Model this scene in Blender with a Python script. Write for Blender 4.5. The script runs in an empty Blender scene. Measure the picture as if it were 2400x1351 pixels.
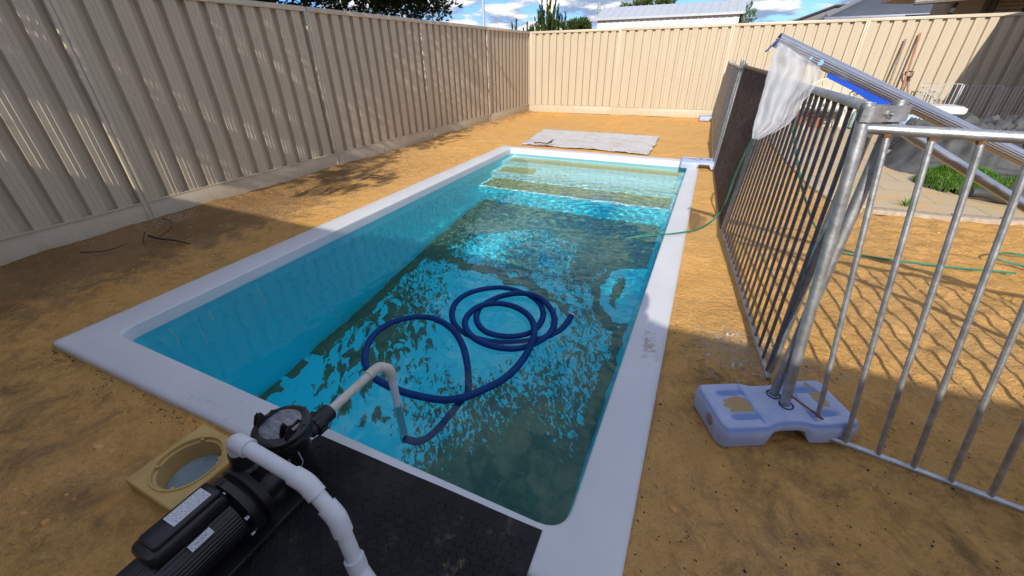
import bpy, math, random
from mathutils import Vector, Matrix, noise
random.seed(7)
R = math.radians
scene = bpy.context.scene
col = scene.collection

# ------------------------------------------------------------------ camera
CAM_H = 1.40
FPX = 943.0
ROT = ((0.90846069, -0.197903, 0.36814886),
       (0.41776382, 0.45761415, -0.7848966),
       (-0.01313673, 0.86684698, 0.49840118))
cd = bpy.data.cameras.new('camera'); cam = bpy.data.objects.new('camera', cd); col.objects.link(cam)
cam.matrix_world = Matrix.Translation((0, 0, CAM_H)) @ Matrix(ROT).to_4x4()
cd.sensor_width = 36; cd.sensor_fit = 'HORIZONTAL'; cd.lens = FPX / 2400 * 36
cd.clip_start = 0.02; cd.clip_end = 3000
scene.camera = cam

def ray(px, py):
    c = ((px - 1200) / FPX, -(py - 675.5) / FPX, -1.0)
    return [sum(ROT[i][j] * c[j] for j in range(3)) for i in range(3)]
def gz(px, py, z=0.0):          # the point of a level plane seen at a photo pixel
    w = ray(px, py); t = (z - CAM_H) / w[2]; return Vector((w[0] * t, w[1] * t, z))
def gy(px, py, y):              # the point of an upright plane y = const
    w = ray(px, py); t = y / w[1]; return Vector((w[0] * t, y, CAM_H + w[2] * t))

# ------------------------------------------------------------------ sun, sky, exposure
SUN_EL, SUN_AZ = 30.2, -4.3      # travel direction leans to -x by 4 degrees
sd = bpy.data.lights.new('sun', 'SUN'); sun = bpy.data.objects.new('sun', sd); col.objects.link(sun)
sd.energy = 4.0; sd.angle = R(0.53); sd.color = (1.0, 0.93, 0.82)
a = R(SUN_AZ)
ldir = Vector((math.sin(a) * math.cos(R(SUN_EL)), math.cos(a) * math.cos(R(SUN_EL)), -math.sin(R(SUN_EL))))
sun.rotation_euler = ldir.to_track_quat('-Z', 'Y').to_euler()
try: sd.cycles.is_caustics_light = True
except Exception: pass

world = bpy.data.worlds.new('World'); scene.world = world; world.use_nodes = True
wt = world.node_tree; wt.nodes.clear()
def wn(t, **k):
    n = wt.nodes.new(t)
    for a_, b_ in k.items(): setattr(n, a_, b_)
    return n
sky = wn('ShaderNodeTexSky', sky_type='NISHITA', sun_disc=False, sun_elevation=R(SUN_EL), sun_rotation=R(180 - SUN_AZ))
sky.dust_density = 0.4; sky.ozone_density = 2.0
tc = wn('ShaderNodeTexCoord'); sep = wn('ShaderNodeSeparateXYZ'); wt.links.new(tc.outputs['Generated'], sep.inputs[0])
def wmath(op, x, y=None, c=False):
    n = wn('ShaderNodeMath', operation=op); n.use_clamp = c
    for i, v in enumerate((x, y)):
        if v is None: continue
        if isinstance(v, (int, float)): n.inputs[i].default_value = v
        else: wt.links.new(v, n.inputs[i])
    return n.outputs[0]
# cumulus: azimuth / height mapping with a height stretch
az = wmath('ARCTAN2', sep.outputs[0], sep.outputs[1])
def cloud_noise(dz, sc, det):
    h = wmath('POWER', wmath('MAXIMUM', wmath('ADD', sep.outputs[2], dz), 0.001), 0.6)
    cx = wn('ShaderNodeCombineXYZ'); wt.links.new(wmath('MULTIPLY', az, 3.0), cx.inputs[0]); wt.links.new(wmath('MULTIPLY', h, 6.5), cx.inputs[1])
    nz = wn('ShaderNodeTexNoise'); nz.inputs['Scale'].default_value = sc; nz.inputs['Detail'].default_value = det
    nz.inputs['Roughness'].default_value = 0.55
    wt.links.new(cx.outputs[0], nz.inputs['Vector']); return nz.outputs[0]
n1 = cloud_noise(0.0, 2.1, 8); n2 = cloud_noise(0.012, 2.1, 8)
def wramp(v, a0, a1):
    m = wn('ShaderNodeMapRange', interpolation_type='SMOOTHSTEP'); m.inputs[1].default_value = a0; m.inputs[2].default_value = a1
    wt.links.new(v, m.inputs[0]); return m.outputs[0]
mask = wramp(n1, 0.43, 0.50)
lit = wramp(wmath('SUBTRACT', n1, n2), -0.05, 0.06)
cc = wn('ShaderNodeMix', data_type='RGBA'); wt.links.new(lit, cc.inputs[0])
cc.inputs[6].default_value = (0.30, 0.40, 0.60, 1); cc.inputs[7].default_value = (0.95, 0.95, 0.95, 1)
blue = wn('ShaderNodeMix', data_type='RGBA', blend_type='MULTIPLY'); blue.inputs[0].default_value = 1
wt.links.new(sky.outputs[0], blue.inputs[6]); blue.inputs[7].default_value = (0.33, 0.53, 1.0, 1)
b1 = wn('ShaderNodeBackground'); wt.links.new(blue.outputs[2], b1.inputs[0]); b1.inputs[1].default_value = 0.15
b2 = wn('ShaderNodeBackground'); wt.links.new(cc.outputs[2], b2.inputs[0]); b2.inputs[1].default_value = 0.85
ms = wn('ShaderNodeMixShader'); wt.links.new(mask, ms.inputs[0]); wt.links.new(b1.outputs[0], ms.inputs[1]); wt.links.new(b2.outputs[0], ms.inputs[2])
wo = wn('ShaderNodeOutputWorld'); wt.links.new(ms.outputs[0], wo.inputs[0])

vs = scene.view_settings
vs.view_transform = 'Standard'; vs.look = 'None'; vs.gamma = 1; vs.use_curve_mapping = False
vs.exposure = 0.36
scene.cycles.max_bounces = 16; scene.cycles.diffuse_bounces = 8; scene.cycles.glossy_bounces = 8; scene.cycles.transmission_bounces = 14; scene.cycles.transparent_max_bounces = 16
scene.cycles.caustics_refractive = True; scene.cycles.caustics_reflective = False
scene.cycles.sample_clamp_indirect = 4.0
scene.cycles.use_denoising = True

# ------------------------------------------------------------------ helpers
def tag(o, label=None, cat=None, group=None, kind=None):
    if label: o['label'] = label
    if cat: o['category'] = cat
    if group: o['group'] = group
    if kind: o['kind'] = kind
    return o
def thing(name, label, cat, loc=(0, 0, 0), group=None):
    o = bpy.data.objects.new(name, None); col.objects.link(o); o.location = loc; o.empty_display_size = 0.1
    return tag(o, label, cat, group)
def frame(d):
    d = Vector(d).normalized(); up = Vector((0, 0, 1)) if abs(d.z) < 0.95 else Vector((0, 1, 0))
    s = d.cross(up).normalized(); return s, s.cross(d).normalized()
class MB:
    def __init__(s): s.v = []; s.f = []; s.m = []; s.attr = []
    def add(s, vs_, fs, mi=0):
        o = len(s.v); s.v += [tuple(v) for v in vs_]; s.f += [tuple(i + o for i in f) for f in fs]; s.m += [mi] * len(fs)
    def box(s, c, d, rz=0, rot=None, bev=0, mi=0):
        hx, hy, hz = d[0] / 2, d[1] / 2, d[2] / 2
        M = rot if rot else Matrix.Rotation(rz, 3, 'Z')
        c = Vector(c)
        if bev <= 0:
            P = [Vector((x, y, z)) for z in (-hz, hz) for x, y in ((-hx, -hy), (hx, -hy), (hx, hy), (-hx, hy))]
            s.add([c + M @ p for p in P], [(3, 2, 1, 0), (4, 5, 6, 7), (0, 1, 5, 4), (1, 2, 6, 5), (2, 3, 7, 6), (3, 0, 4, 7)], mi)
        else:
            b = min(bev, hx * .9, hy * .9, hz * .9)
            pr = []
            for q, (sx, sy) in enumerate(((1, 1), (-1, 1), (-1, -1), (1, -1))):
                for k in range(3):
                    an = q * math.pi / 2 + k * math.pi / 4
                    pr.append((sx * (hx - b) + b * math.cos(an), sy * (hy - b) + b * math.sin(an)))
            n = len(pr); rings = []
            for zz, ins in ((-hz, b * .6), (-hz + b * .6, 0), (hz - b, 0), (hz - b * .3, b * .3), (hz, b)):
                rings.append([Vector((x * (1 - ins / hx), y * (1 - ins / hy), zz)) for x, y in pr])
            V = [c + M @ p for r_ in rings for p in r_]; F = []
            for r_ in range(4):
                for k in range(n):
                    F.append((r_ * n + k, r_ * n + (k + 1) % n, (r_ + 1) * n + (k + 1) % n, (r_ + 1) * n + k))
            F.append(tuple(range(n - 1, -1, -1))); F.append(tuple(4 * n + k for k in range(n)))
            s.add(V, F, mi)
    def tube(s, pts, r, n=12, cap=True, mi=0, closed=False, ell=1.0):
        pts = [Vector(p) for p in pts]; m = len(pts)
        rr = r if isinstance(r, (list, tuple)) else [r] * m
        V = []; F = []; u = None
        for i, p in enumerate(pts):
            a_ = pts[i - 1] if (i > 0 or closed) else p
            b_ = pts[(i + 1) % m] if (i < m - 1 or closed) else p
            t = (b_ - a_).normalized()
            if u is None: u, _ = frame(t)
            u = (u - t * u.dot(t)).normalized(); w = t.cross(u)
            for k in range(n):
                an = 2 * math.pi * k / n
                V.append(p + (u * math.cos(an) + w * math.sin(an) * ell) * rr[i])
        for i in range(m - 1 if not closed else m):
            j = (i + 1) % m
            for k in range(n):
                F.append((i * n + k, i * n + (k + 1) % n, j * n + (k + 1) % n, j * n + k))
        if cap and not closed:
            F.append(tuple(range(n - 1, -1, -1))); F.append(tuple((m - 1) * n + k for k in range(n)))
        s.add(V, F, mi)
    def lathe(s, prof, c=(0, 0, 0), axis=(0, 0, 1), n=24, mi=0, capb=True, capt=True):
        ax = Vector(axis).normalized(); u, w = frame(ax); c = Vector(c); V = []; F = []
        for r_, h in prof:
            for k in range(n):
                an = 2 * math.pi * k / n; V.append(c + ax * h + (u * math.cos(an) + w * math.sin(an)) * r_)
        for i in range(len(prof) - 1):
            for k in range(n):
                F.append((i * n + k, i * n + (k + 1) % n, (i + 1) * n + (k + 1) % n, (i + 1) * n + k))
        if capb: F.append(tuple(range(n - 1, -1, -1)))
        if capt: F.append(tuple((len(prof) - 1) * n + k for k in range(n)))
        s.add(V, F, mi)
    def quad(s, a_, b_, c_, d_, mi=0): s.add([a_, b_, c_, d_], [(0, 1, 2, 3)], mi)
    def build(s, name, mat, parent=None, smooth=True, angle=35, origin=None):
        me = bpy.data.meshes.new(name)
        o0 = Vector(origin) if origin is not None else Vector((0, 0, 0))
        if origin is not None: s.v = [tuple(Vector(v) - o0) for v in s.v]
        me.from_pydata(s.v, [], s.f)
        mats = mat if isinstance(mat, (list, tuple)) else [mat]
        for m_ in mats: me.materials.append(m_)
        if len(mats) > 1: me.polygons.foreach_set('material_index', s.m)
        me.update()
        o = bpy.data.objects.new(name, me); col.objects.link(o); o.location = o0
        if smooth:
            me.polygons.foreach_set('use_smooth', [True] * len(me.polygons))
            if angle < 180:
                try: me.set_sharp_from_angle(angle=R(angle))
                except Exception: pass
        if parent is not None:
            o.parent = parent
            o.matrix_parent_inverse = Matrix.Translation(-(parent.matrix_world_loc if hasattr(parent, 'matrix_world_loc') else wloc(parent)))
        return o
def wloc(o):
    l = Vector(o.location)
    if o.parent is not None:
        l = l if o.parent is None else l
    return l
def spline(pts, step=0.02):
    pts = [Vector(p) for p in pts]; P = [pts[0] * 2 - pts[1]] + pts + [pts[-1] * 2 - pts[-2]]; out = []
    for i in range(1, len(P) - 2):
        p0, p1, p2, p3 = P[i - 1:i + 3]; n = max(2, int((p2 - p1).length / step))
        for k in range(n):
            t = k / n
            out.append(0.5 * ((2 * p1) + (-p0 + p2) * t + (2 * p0 - 5 * p1 + 4 * p2 - p3) * t * t + (-p0 + 3 * p1 - 3 * p2 + p3) * t ** 3))
    out.append(pts[-1]); return out
def sstep(a_, b_, x):
    t = max(0.0, min(1.0, (x - a_) / (b_ - a_))); return t * t * (3 - 2 * t)
def nz(x, y, z=0.0): return noise.noise(Vector((x, y, z)))
def fbm(x, y, z=0, o=4):
    s_ = 0; a_ = 1; t = 0
    for i in range(o): s_ += a_ * nz(x, y, z + i * 7.3); t += a_; a_ *= .5; x *= 2; y *= 2
    return s_ / t

# ------------------------------------------------------------------ materials
class Mat:
    def __init__(s, name):
        s.m = bpy.data.materials.new(name); s.m.use_nodes = True; s.t = s.m.node_tree; s.t.nodes.clear()
        s.out = s.n('ShaderNodeOutputMaterial'); s.b = s.n('ShaderNodeBsdfPrincipled'); s.l(s.b.outputs[0], s.out.inputs[0])
        s._tc = None
    def n(s, t, **k):
        x = s.t.nodes.new(t)
        for a_, b_ in k.items(): setattr(x, a_, b_)
        return x
    def l(s, a_, b_): s.t.links.new(a_, b_)
    def put(s, sock, v):
        if v is None: return
        if isinstance(v, bpy.types.NodeSocket): s.l(v, sock)
        elif isinstance(v, (tuple, list)): sock.default_value = (tuple(v) + (1,))[:4] if len(sock.default_value) == 4 else v
        else: sock.default_value = v
    def pos(s, scale=(1, 1, 1), rot=(0, 0, 0), obj=False):
        if s._tc is None: s._tc = s.n('ShaderNodeTexCoord'); s._g = s.n('ShaderNodeNewGeometry')
        mp = s.n('ShaderNodeMapping'); mp.inputs['Scale'].default_value = scale; mp.inputs['Rotation'].default_value = rot
        s.l(s._tc.outputs['Object'] if obj else s._g.outputs['Position'], mp.inputs[0]); return mp.outputs[0]
    def noise(s, sc, det=4, rough=.55, vec=None, dist=0, fac=True):
        x = s.n('ShaderNodeTexNoise'); x.inputs['Scale'].default_value = sc; x.inputs['Detail'].default_value = det
        x.inputs['Roughness'].default_value = rough; x.inputs['Distortion'].default_value = dist
        s.l(vec if vec is not None else s.pos(), x.inputs['Vector']); return x.outputs[0 if fac else 1]
    def voro(s, sc, vec=None, feat='F1', out=0):
        x = s.n('ShaderNodeTexVoronoi', feature=feat); x.inputs['Scale'].default_value = sc
        s.l(vec if vec is not None else s.pos(), x.inputs['Vector']); return x.outputs[out]
    def wave(s, sc, vec, dist=0, det=2):
        x = s.n('ShaderNodeTexWave'); x.inputs['Scale'].default_value = sc; x.inputs['Distortion'].default_value = dist
        x.inputs['Detail'].default_value = det; s.l(vec, x.inputs['Vector']); return x.outputs[1]
    def ramp(s, v, a0, a1, b0=0, b1=1):
        x = s.n('ShaderNodeMapRange', interpolation_type='SMOOTHSTEP')
        for i, q in enumerate((v, a0, a1, b0, b1)): s.put(x.inputs[i], q)
        return x.outputs[0]
    def math(s, op, a_, b_=None, clamp=False):
        x = s.n('ShaderNodeMath', operation=op); x.use_clamp = clamp; s.put(x.inputs[0], a_); s.put(x.inputs[1], b_); return x.outputs[0]
    def mix(s, f, a_, b_, mode='MIX'):
        x = s.n('ShaderNodeMix', data_type='RGBA', blend_type=mode); s.put(x.inputs[0], f); s.put(x.inputs[6], a_); s.put(x.inputs[7], b_); return x.outputs[2]
    def bump(s, h, st=.5, dist=.01, prev=None):
        x = s.n('ShaderNodeBump'); x.inputs['Strength'].default_value = st; x.inputs['Distance'].default_value = dist
        s.put(x.inputs['Height'], h)
        if prev is not None: s.l(prev, x.inputs['Normal'])
        return x.outputs[0]
    def attr(s, name):
        x = s.n('ShaderNodeAttribute', attribute_name=name); return x
    def set(s, color=None, rough=None, metal=None, normal=None, **k):
        b = s.b.inputs
        s.put(b['Base Color'], color); s.put(b['Roughness'], rough); s.put(b['Metallic'], metal)
        if normal is not None: s.l(normal, b['Normal'])
        for a_, v in k.items(): s.put(b[a_.replace('_', ' ')], v)
        return s.m

def simple(name, c, rough=.5, metal=0, var=.12, sc=12, bump=.0, bsc=60, **k):
    m = Mat(name); n_ = m.noise(sc, 5)
    c2 = tuple(min(1, x * (1 + var)) for x in c); c1 = tuple(x * (1 - var) for x in c)
    colr = m.mix(m.ramp(n_, .3, .7), c1, c2)
    nm = m.bump(m.noise(bsc, 4), bump, .004) if bump else None
    return m.set(colr, rough, metal, nm, **k)

def sand_mat():
    m = Mat('yellow sand')
    big = m.noise(.55, 5, .6); mid = m.noise(3.0, 6, .65); fine = m.noise(22, 6, .7); g = m.noise(260, 2, .8)
    c = m.mix(m.ramp(mid, .3, .72), (.66, .365, .095), (.86, .49, .155))
    c = m.mix(m.ramp(big, .38, .66), (.64, .39, .15), c)
    c = m.mix(m.math('MULTIPLY', m.ramp(fine, .45, .75), .35), c, (.88, .53, .19))
    # grey dirty patches, heavier towards the fences
    dirt = m.attr('dirt').outputs['Fac']
    dn = m.noise(5.5, 7, .72, dist=.6)
    dm = m.ramp(m.math('ADD', dn, m.math('MULTIPLY', dirt, .42)), .56, .84)
    c = m.mix(m.math('MULTIPLY', dm, .8), c, (.17, .115, .065))
    wm = m.attr('pale').outputs['Fac']
    wmm = m.ramp(m.math('ADD', m.noise(14, 6, .7), m.math('MULTIPLY', wm, .5)), .72, .86)
    c = m.mix(m.math('MULTIPLY', m.math('MULTIPLY', wmm, wm), m.ramp(m.noise(38, 6, .75), .42, .62)), c, (.50, .44, .36))
    lump = m.noise(8.5, 6, .68, dist=.8); lump2 = m.noise(34, 5, .7)  # hollows darkened and crests lightened in the colour, imitating relief shading
    c = m.mix(m.math('MULTIPLY', m.math('MULTIPLY', m.ramp(lump, .50, .30), .55), m.attr('worn_shade').outputs['Fac']), c, (.26, .15, .06))
    c = m.mix(m.math('MULTIPLY', m.math('MULTIPLY', m.ramp(lump2, .48, .30), .42), m.attr('worn_shade').outputs['Fac']), c, (.25, .14, .055))
    c = m.mix(m.math('MULTIPLY', m.ramp(lump2, .56, .75), .4), c, (.92, .62, .29))
    vs_ = m.ramp(m.noise(1.1, 4, .6), .42, .64)
    c = m.mix(m.math('MULTIPLY', vs_, .28), c, (.50, .34, .20))
    sp = m.ramp(m.voro(55), .05, .11, 1, 0); spn = m.ramp(m.noise(2.3, 3), .5, .62)
    c = m.mix(m.math('MULTIPLY', m.math('MULTIPLY', sp, spn), .8), c, (.04, .03, .02))
    c = m.mix(.28, c, m.mix(g, (.12, .08, .04), (.95, .75, .5)), 'OVERLAY')
    h = m.math('ADD', m.math('MULTIPLY', fine, 1.0), m.math('ADD', m.math('MULTIPLY', g, .22), m.math('MULTIPLY', lump2, .8)))
    wr = m.attr('worn_shade').outputs['Fac']; nm = m.bump(m.math('MULTIPLY', h, m.math('ADD', .45, m.math('MULTIPLY', wr, .65))), .9, .022); nm = m.bump(m.math('MULTIPLY', lump, m.math('ADD', .25, m.math('MULTIPLY', wr, .75))), .7, .06, nm)
    return m.set(c, .95, 0, nm, Specular_IOR_Level=.15)
SAND = sand_mat()

def fence_mat():
    m = Mat('cream painted steel')
    st = m.noise(2.0, 6, .7, m.pos((6, 6, .6))); gr = m.noise(9, 6, .7)
    c = m.mix(m.ramp(st, .3, .75), (.475, .405, .298), (.525, .45, .336))
    z = m.n('ShaderNodeSeparateXYZ'); m.l(m.pos(), z.inputs[0])
    low = m.math('MULTIPLY', m.ramp(z.outputs[2], .32, .0, 0, 1), m.ramp(gr, .45, .75))
    c = m.mix(m.math('MULTIPLY', low, .55), c, (.36, .27, .16))
    return m.set(c, .42, 0, m.bump(m.noise(3, 2, .4), .08, .02), Specular_IOR_Level=.35)
FENCE = fence_mat()

def galv_mat(name, base=(.50, .52, .54), rust=.35, rough=.42):
    m = Mat(name); a_ = m.noise(26, 6, .7); b_ = m.noise(7, 5, .7)
    c = m.mix(m.ramp(a_, .3, .75), tuple(x * .72 for x in base), tuple(min(1, x * 1.18) for x in base))
    rm = m.math('MULTIPLY', m.ramp(m.noise(11, 7, .75), .62, .72), rust)
    c = m.mix(rm, c, (.20, .085, .03))
    met = m.math('SUBTRACT', .85, m.math('MULTIPLY', rm, .8))
    return m.set(c, m.ramp(b_, .2, .8, rough - .1, rough + .18), met, m.bump(m.noise(60, 5, .7), .25, .004))
GALV = galv_mat('galvanised steel'); GALV_D = galv_mat('dull galvanised steel', (.42, .44, .45), .5, .5)
GALV_SHADED = galv_mat('galvanised steel darkened as shaded', (.26, .27, .31), .15, .5)  # dull galvanised steel darkened to imitate bars shading one another
RUSTY = galv_mat('rusted steel', (.20, .15, .13), .95, .7)
_al = Mat('polished aluminium'); _al.set(_al.mix(_al.ramp(_al.noise(3, 4, .6), .3, .7), (.60, .60, .62), (.70, .70, .72)), _al.ramp(_al.noise(8, 4), .2, .8, .24, .36), 1.0)
ALU = _al.m
RUST = simple('rust weld', (.20, .095, .045), .8, .2, .4, 60, .4)
def plastic(name, c, rough=.45, var=.1, scr=.0): 
    m = Mat(name); n_ = m.noise(14, 6, .7)
    cc_ = m.mix(m.ramp(n_, .3, .75), tuple(x * (1 - var) for x in c), tuple(min(1, x * (1 + var)) for x in c))
    if scr: cc_ = m.mix(m.math('MULTIPLY', m.ramp(m.noise(40, 7, .8, m.pos((1, 4, 1))), .66, .74), scr), cc_, tuple(min(1, x + .35) for x in c))
    return m.set(cc_, m.ramp(m.noise(9, 4), .3, .7, rough - .08, rough + .12), 0, m.bump(m.noise(120, 3), .08, .002))
BLACKP = plastic('black pump plastic', (.012, .012, .013), .32, .3, .35)
PVC = plastic('white pvc', (.66, .67, .70), .38, .04)
PVC_OLD = plastic('weathered pvc', (.60, .56, .48), .5, .12)
BLUEH = plastic('blue hose plastic', (.001, .042, .19), .6, .25)
BLUEH.node_tree.nodes['Principled BSDF'].inputs['Specular IOR Level'].default_value = .25
GREENH = plastic('green hose plastic', (.02, .20, .13), .4, .25)
def coping_mat():
    m = Mat('white gelcoat'); d = m.noise(18, 7, .75); s_ = m.noise(2.2, 4)
    c = m.mix(m.ramp(s_, .3, .8), (.60, .61, .635), (.67, .675, .69))
    msk = m.math('MULTIPLY', m.ramp(d, .60, .72), m.ramp(m.noise(1.7, 3), .48, .68))
    c = m.mix(m.math('MULTIPLY', msk, .6), c, (.38, .33, .27))
    sp = m.ramp(m.voro(38), .03, .06, 1, 0); spn = m.ramp(m.noise(3.3, 3), .52, .6)
    c = m.mix(m.math('MULTIPLY', sp, spn), c, (.10, .06, .03))
    sa = m.attr('grime').outputs['Fac']
    gm = m.ramp(m.math('ADD', m.noise(30, 6, .75), m.math('MULTIPLY', sa, .45)), .78, .9)
    c = m.mix(m.math('MULTIPLY', gm, sa), c, (.34, .25, .16))
    return m.set(c, .38, 0, m.bump(m.noise(40, 4), .08, .003))
COPING = coping_mat()
def shell_mat():
    m = Mat('aqua gelcoat'); c = m.mix(m.ramp(m.noise(1.6, 4), .3, .7), (.03, .80, .98), (.05, .84, .99))
    c = m.mix(m.attr('tread').outputs['Fac'], c, (.66, .86, .90))  # steps painted paler to imitate the light reaching through shallower water
    al = m.attr('algae').outputs['Fac']
    # patches broken up by stretched noise
    v = m.pos((1, 1, 1), (0, 0, R(-35)))
    mp = m.n('ShaderNodeMapping'); mp.inputs['Scale'].default_value = (1.0, .42, 1); m.l(v, mp.inputs[0])
    sx_ = m.n('ShaderNodeSeparateXYZ'); m.l(m.pos(), sx_.inputs[0])
    pa = m.noise(12, 5, .62, mp.outputs[0], .7); pb = m.noise(33, 4, .6, mp.outputs[0], .9)
    wb = m.ramp(m.math('ADD', sx_.outputs[0], m.math('MULTIPLY', m.noise(1.2, 2), 1.2)), -1.6, -.6)
    wb = m.math('MAXIMUM', wb, m.ramp(sx_.outputs[1], 2.5, 3.1))
    pn = m.math('ADD', m.math('MULTIPLY', pa, m.math('SUBTRACT', 1, wb)), m.math('MULTIPLY', pb, wb)); fn = m.noise(60, 4, .7)
    pat = m.math('ADD', m.math('MULTIPLY', m.math('SUBTRACT', pn, .5), 1.9), m.math('MULTIPLY', m.math('SUBTRACT', fn, .5), .25))
    th = m.math('SUBTRACT', al, .5)
    msk = m.ramp(m.math('ADD', pat, m.math('MULTIPLY', th, 1.5)), -.035, .055)
    ac = m.mix(m.ramp(m.noise(9, 6, .7), .3, .7), (.065, .085, .030), (.15, .17, .06))
    ac = m.mix(m.ramp(m.attr('pale').outputs['Fac'], 0, 1), ac, (.60, .45, .16))
    c = m.mix(m.math('MULTIPLY', msk, .95), c, ac)
    mk = m.attr('murk').outputs['Fac']
    c = m.mix(m.math('MULTIPLY', mk, m.ramp(m.noise(6, 5, .65), .25, .7, .55, 1)), c, (.10, .36, .44))
    # thin wavering reflections of sunlit fence ribs, painted onto the long wall
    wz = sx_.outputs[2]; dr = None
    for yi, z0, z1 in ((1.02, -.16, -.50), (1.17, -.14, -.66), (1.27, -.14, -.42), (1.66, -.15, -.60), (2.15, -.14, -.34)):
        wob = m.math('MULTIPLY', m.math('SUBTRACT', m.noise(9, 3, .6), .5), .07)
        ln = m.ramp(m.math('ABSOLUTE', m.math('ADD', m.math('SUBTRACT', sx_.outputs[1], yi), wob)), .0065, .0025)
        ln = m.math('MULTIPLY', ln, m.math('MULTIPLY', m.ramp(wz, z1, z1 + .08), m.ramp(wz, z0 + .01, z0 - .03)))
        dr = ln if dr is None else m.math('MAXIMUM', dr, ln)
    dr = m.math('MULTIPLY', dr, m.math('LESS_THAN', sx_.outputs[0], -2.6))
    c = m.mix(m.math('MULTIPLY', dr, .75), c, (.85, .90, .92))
    return m.set(c, .45, 0, m.bump(msk, .3, .004))
SHELL = shell_mat()
def water_mat():
    m = Mat('pool water'); m.t.nodes.remove(m.b)
    g = m.n('ShaderNodeBsdfRefraction'); g.inputs['IOR'].default_value = 1.33; g.inputs['Roughness'].default_value = 0
    g2 = m.n('ShaderNodeBsdfGlass'); g2.inputs['IOR'].default_value = 1.33; g2.inputs['Roughness'].default_value = 0; g2.inputs['Color'].default_value = (.80, .98, 1.0, 1)
    m.l(g2.outputs[0], m.out.inputs['Surface'])
    m.t.nodes.remove(g)
    return m.m
WATER = water_mat()
def rubber_mat():
    m = Mat('black rubber'); a_ = m.noise(5, 6, .7); 
    c = m.mix(m.ramp(a_, .4, .75), (.006, .006, .007), (.020, .020, .020))
    dm = m.math('MULTIPLY', m.ramp(m.noise(12, 7, .75), .56, .68), m.attr('dust').outputs['Fac'])
    c = m.mix(dm, c, (.22, .16, .09))
    return m.set(c, .62, 0, m.bump(m.noise(90, 4), .2, .002), Specular_IOR_Level=.3)
RUBBER = rubber_mat()
def foot_mat():
    m = Mat('sun faded blue plastic'); a_ = m.noise(6, 6, .7, m.pos(obj=True))
    c = m.mix(m.ramp(a_, .3, .7), (.34, .41, .62), (.47, .52, .70))
    so_ = m.n('ShaderNodeSeparateXYZ'); m.l(m.pos(obj=True), so_.inputs[0])
    def spot(cx_, cy_, sx_, sy_):
        return m.math('ADD', m.math('POWER', m.math('ABSOLUTE', m.math('DIVIDE', m.math('SUBTRACT', so_.outputs[0], cx_), sx_)), 2), m.math('POWER', m.math('ABSOLUTE', m.math('DIVIDE', m.math('SUBTRACT', so_.outputs[1], cy_), sy_)), 2))
    dsp = m.math('MINIMUM', spot(-.165, -.012, .062, .055), spot(.20, .03, .028, .075))
    dsp = m.math('ADD', dsp, m.math('MULTIPLY', m.math('SUBTRACT', m.noise(22, 6, .7, m.pos(obj=True)), .5), 3.2))
    e = m.ramp(dsp, 1.05, .9)
    zz = m.n('ShaderNodeSeparateXYZ'); gN = m.n('ShaderNodeNewGeometry'); m.l(gN.outputs['Normal'], zz.inputs[0])
    c = m.mix(m.math('MULTIPLY', e, m.ramp(zz.outputs[2], .8, .97)), c, (.40, .27, .12))
    c = m.mix(m.math('MULTIPLY', m.ramp(so_.outputs[2], .1025, .094), m.ramp(zz.outputs[2], .3, .7)), c, (.19, .28, .56))
    return m.set(c, .6, 0, m.bump(m.noise(70, 4), .15, .003))
FOOT = foot_mat()
def leaf_mat(name, c1, c2, rough=.6):
    m = Mat(name); g = m.n('ShaderNodeObjectInfo'); n_ = m.noise(9, 3)
    c = m.mix(m.ramp(n_, .3, .7), c1, c2)
    return m.set(c, rough, 0, None, Specular_IOR_Level=.25)

# ------------------------------------------------------------------ ground
OUT = [(-3.235, .57), (-.0 + .03, .60), (-.038, 6.875), (-3.37, 6.90)]      # outer corners of the coping: near left, near right, far right, far left
INN = [(-2.985, .775), (-.180, .765), (-.186, 6.655), (-3.115, 6.70)]
WZ = -0.085
SKX, SKY = -1.615, .40            # skimmer opening
def lerp(a_, b_, t): return a_ + (b_ - a_) * t
def in_pool(x, y, ins):
    P = OUT; c = (sum(p[0] for p in P) / 4, sum(p[1] for p in P) / 4)
    for i in range(4):
        ax_, ay_ = P[i]; bx, by = P[(i + 1) % 4]; ex, ey = bx - ax_, by - ay_; L = math.hypot(ex, ey)
        if ((x - ax_) * -ey + (y - ay_) * ex) / L < ins: return False
    return True
def pool_dist(x, y):
    P = OUT; d = 9e9
    for i in range(4):
        ax_, ay_ = P[i]; bx, by = P[(i + 1) % 4]; ex, ey = bx - ax_, by - ay_; L2 = ex * ex + ey * ey
        t = max(0, min(1, ((x - ax_) * ex + (y - ay_) * ey) / L2)); d = min(d, math.hypot(x - ax_ - ex * t, y - ay_ - ey * t))
    return d
FX = -4.98; FY = 12.0
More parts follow.
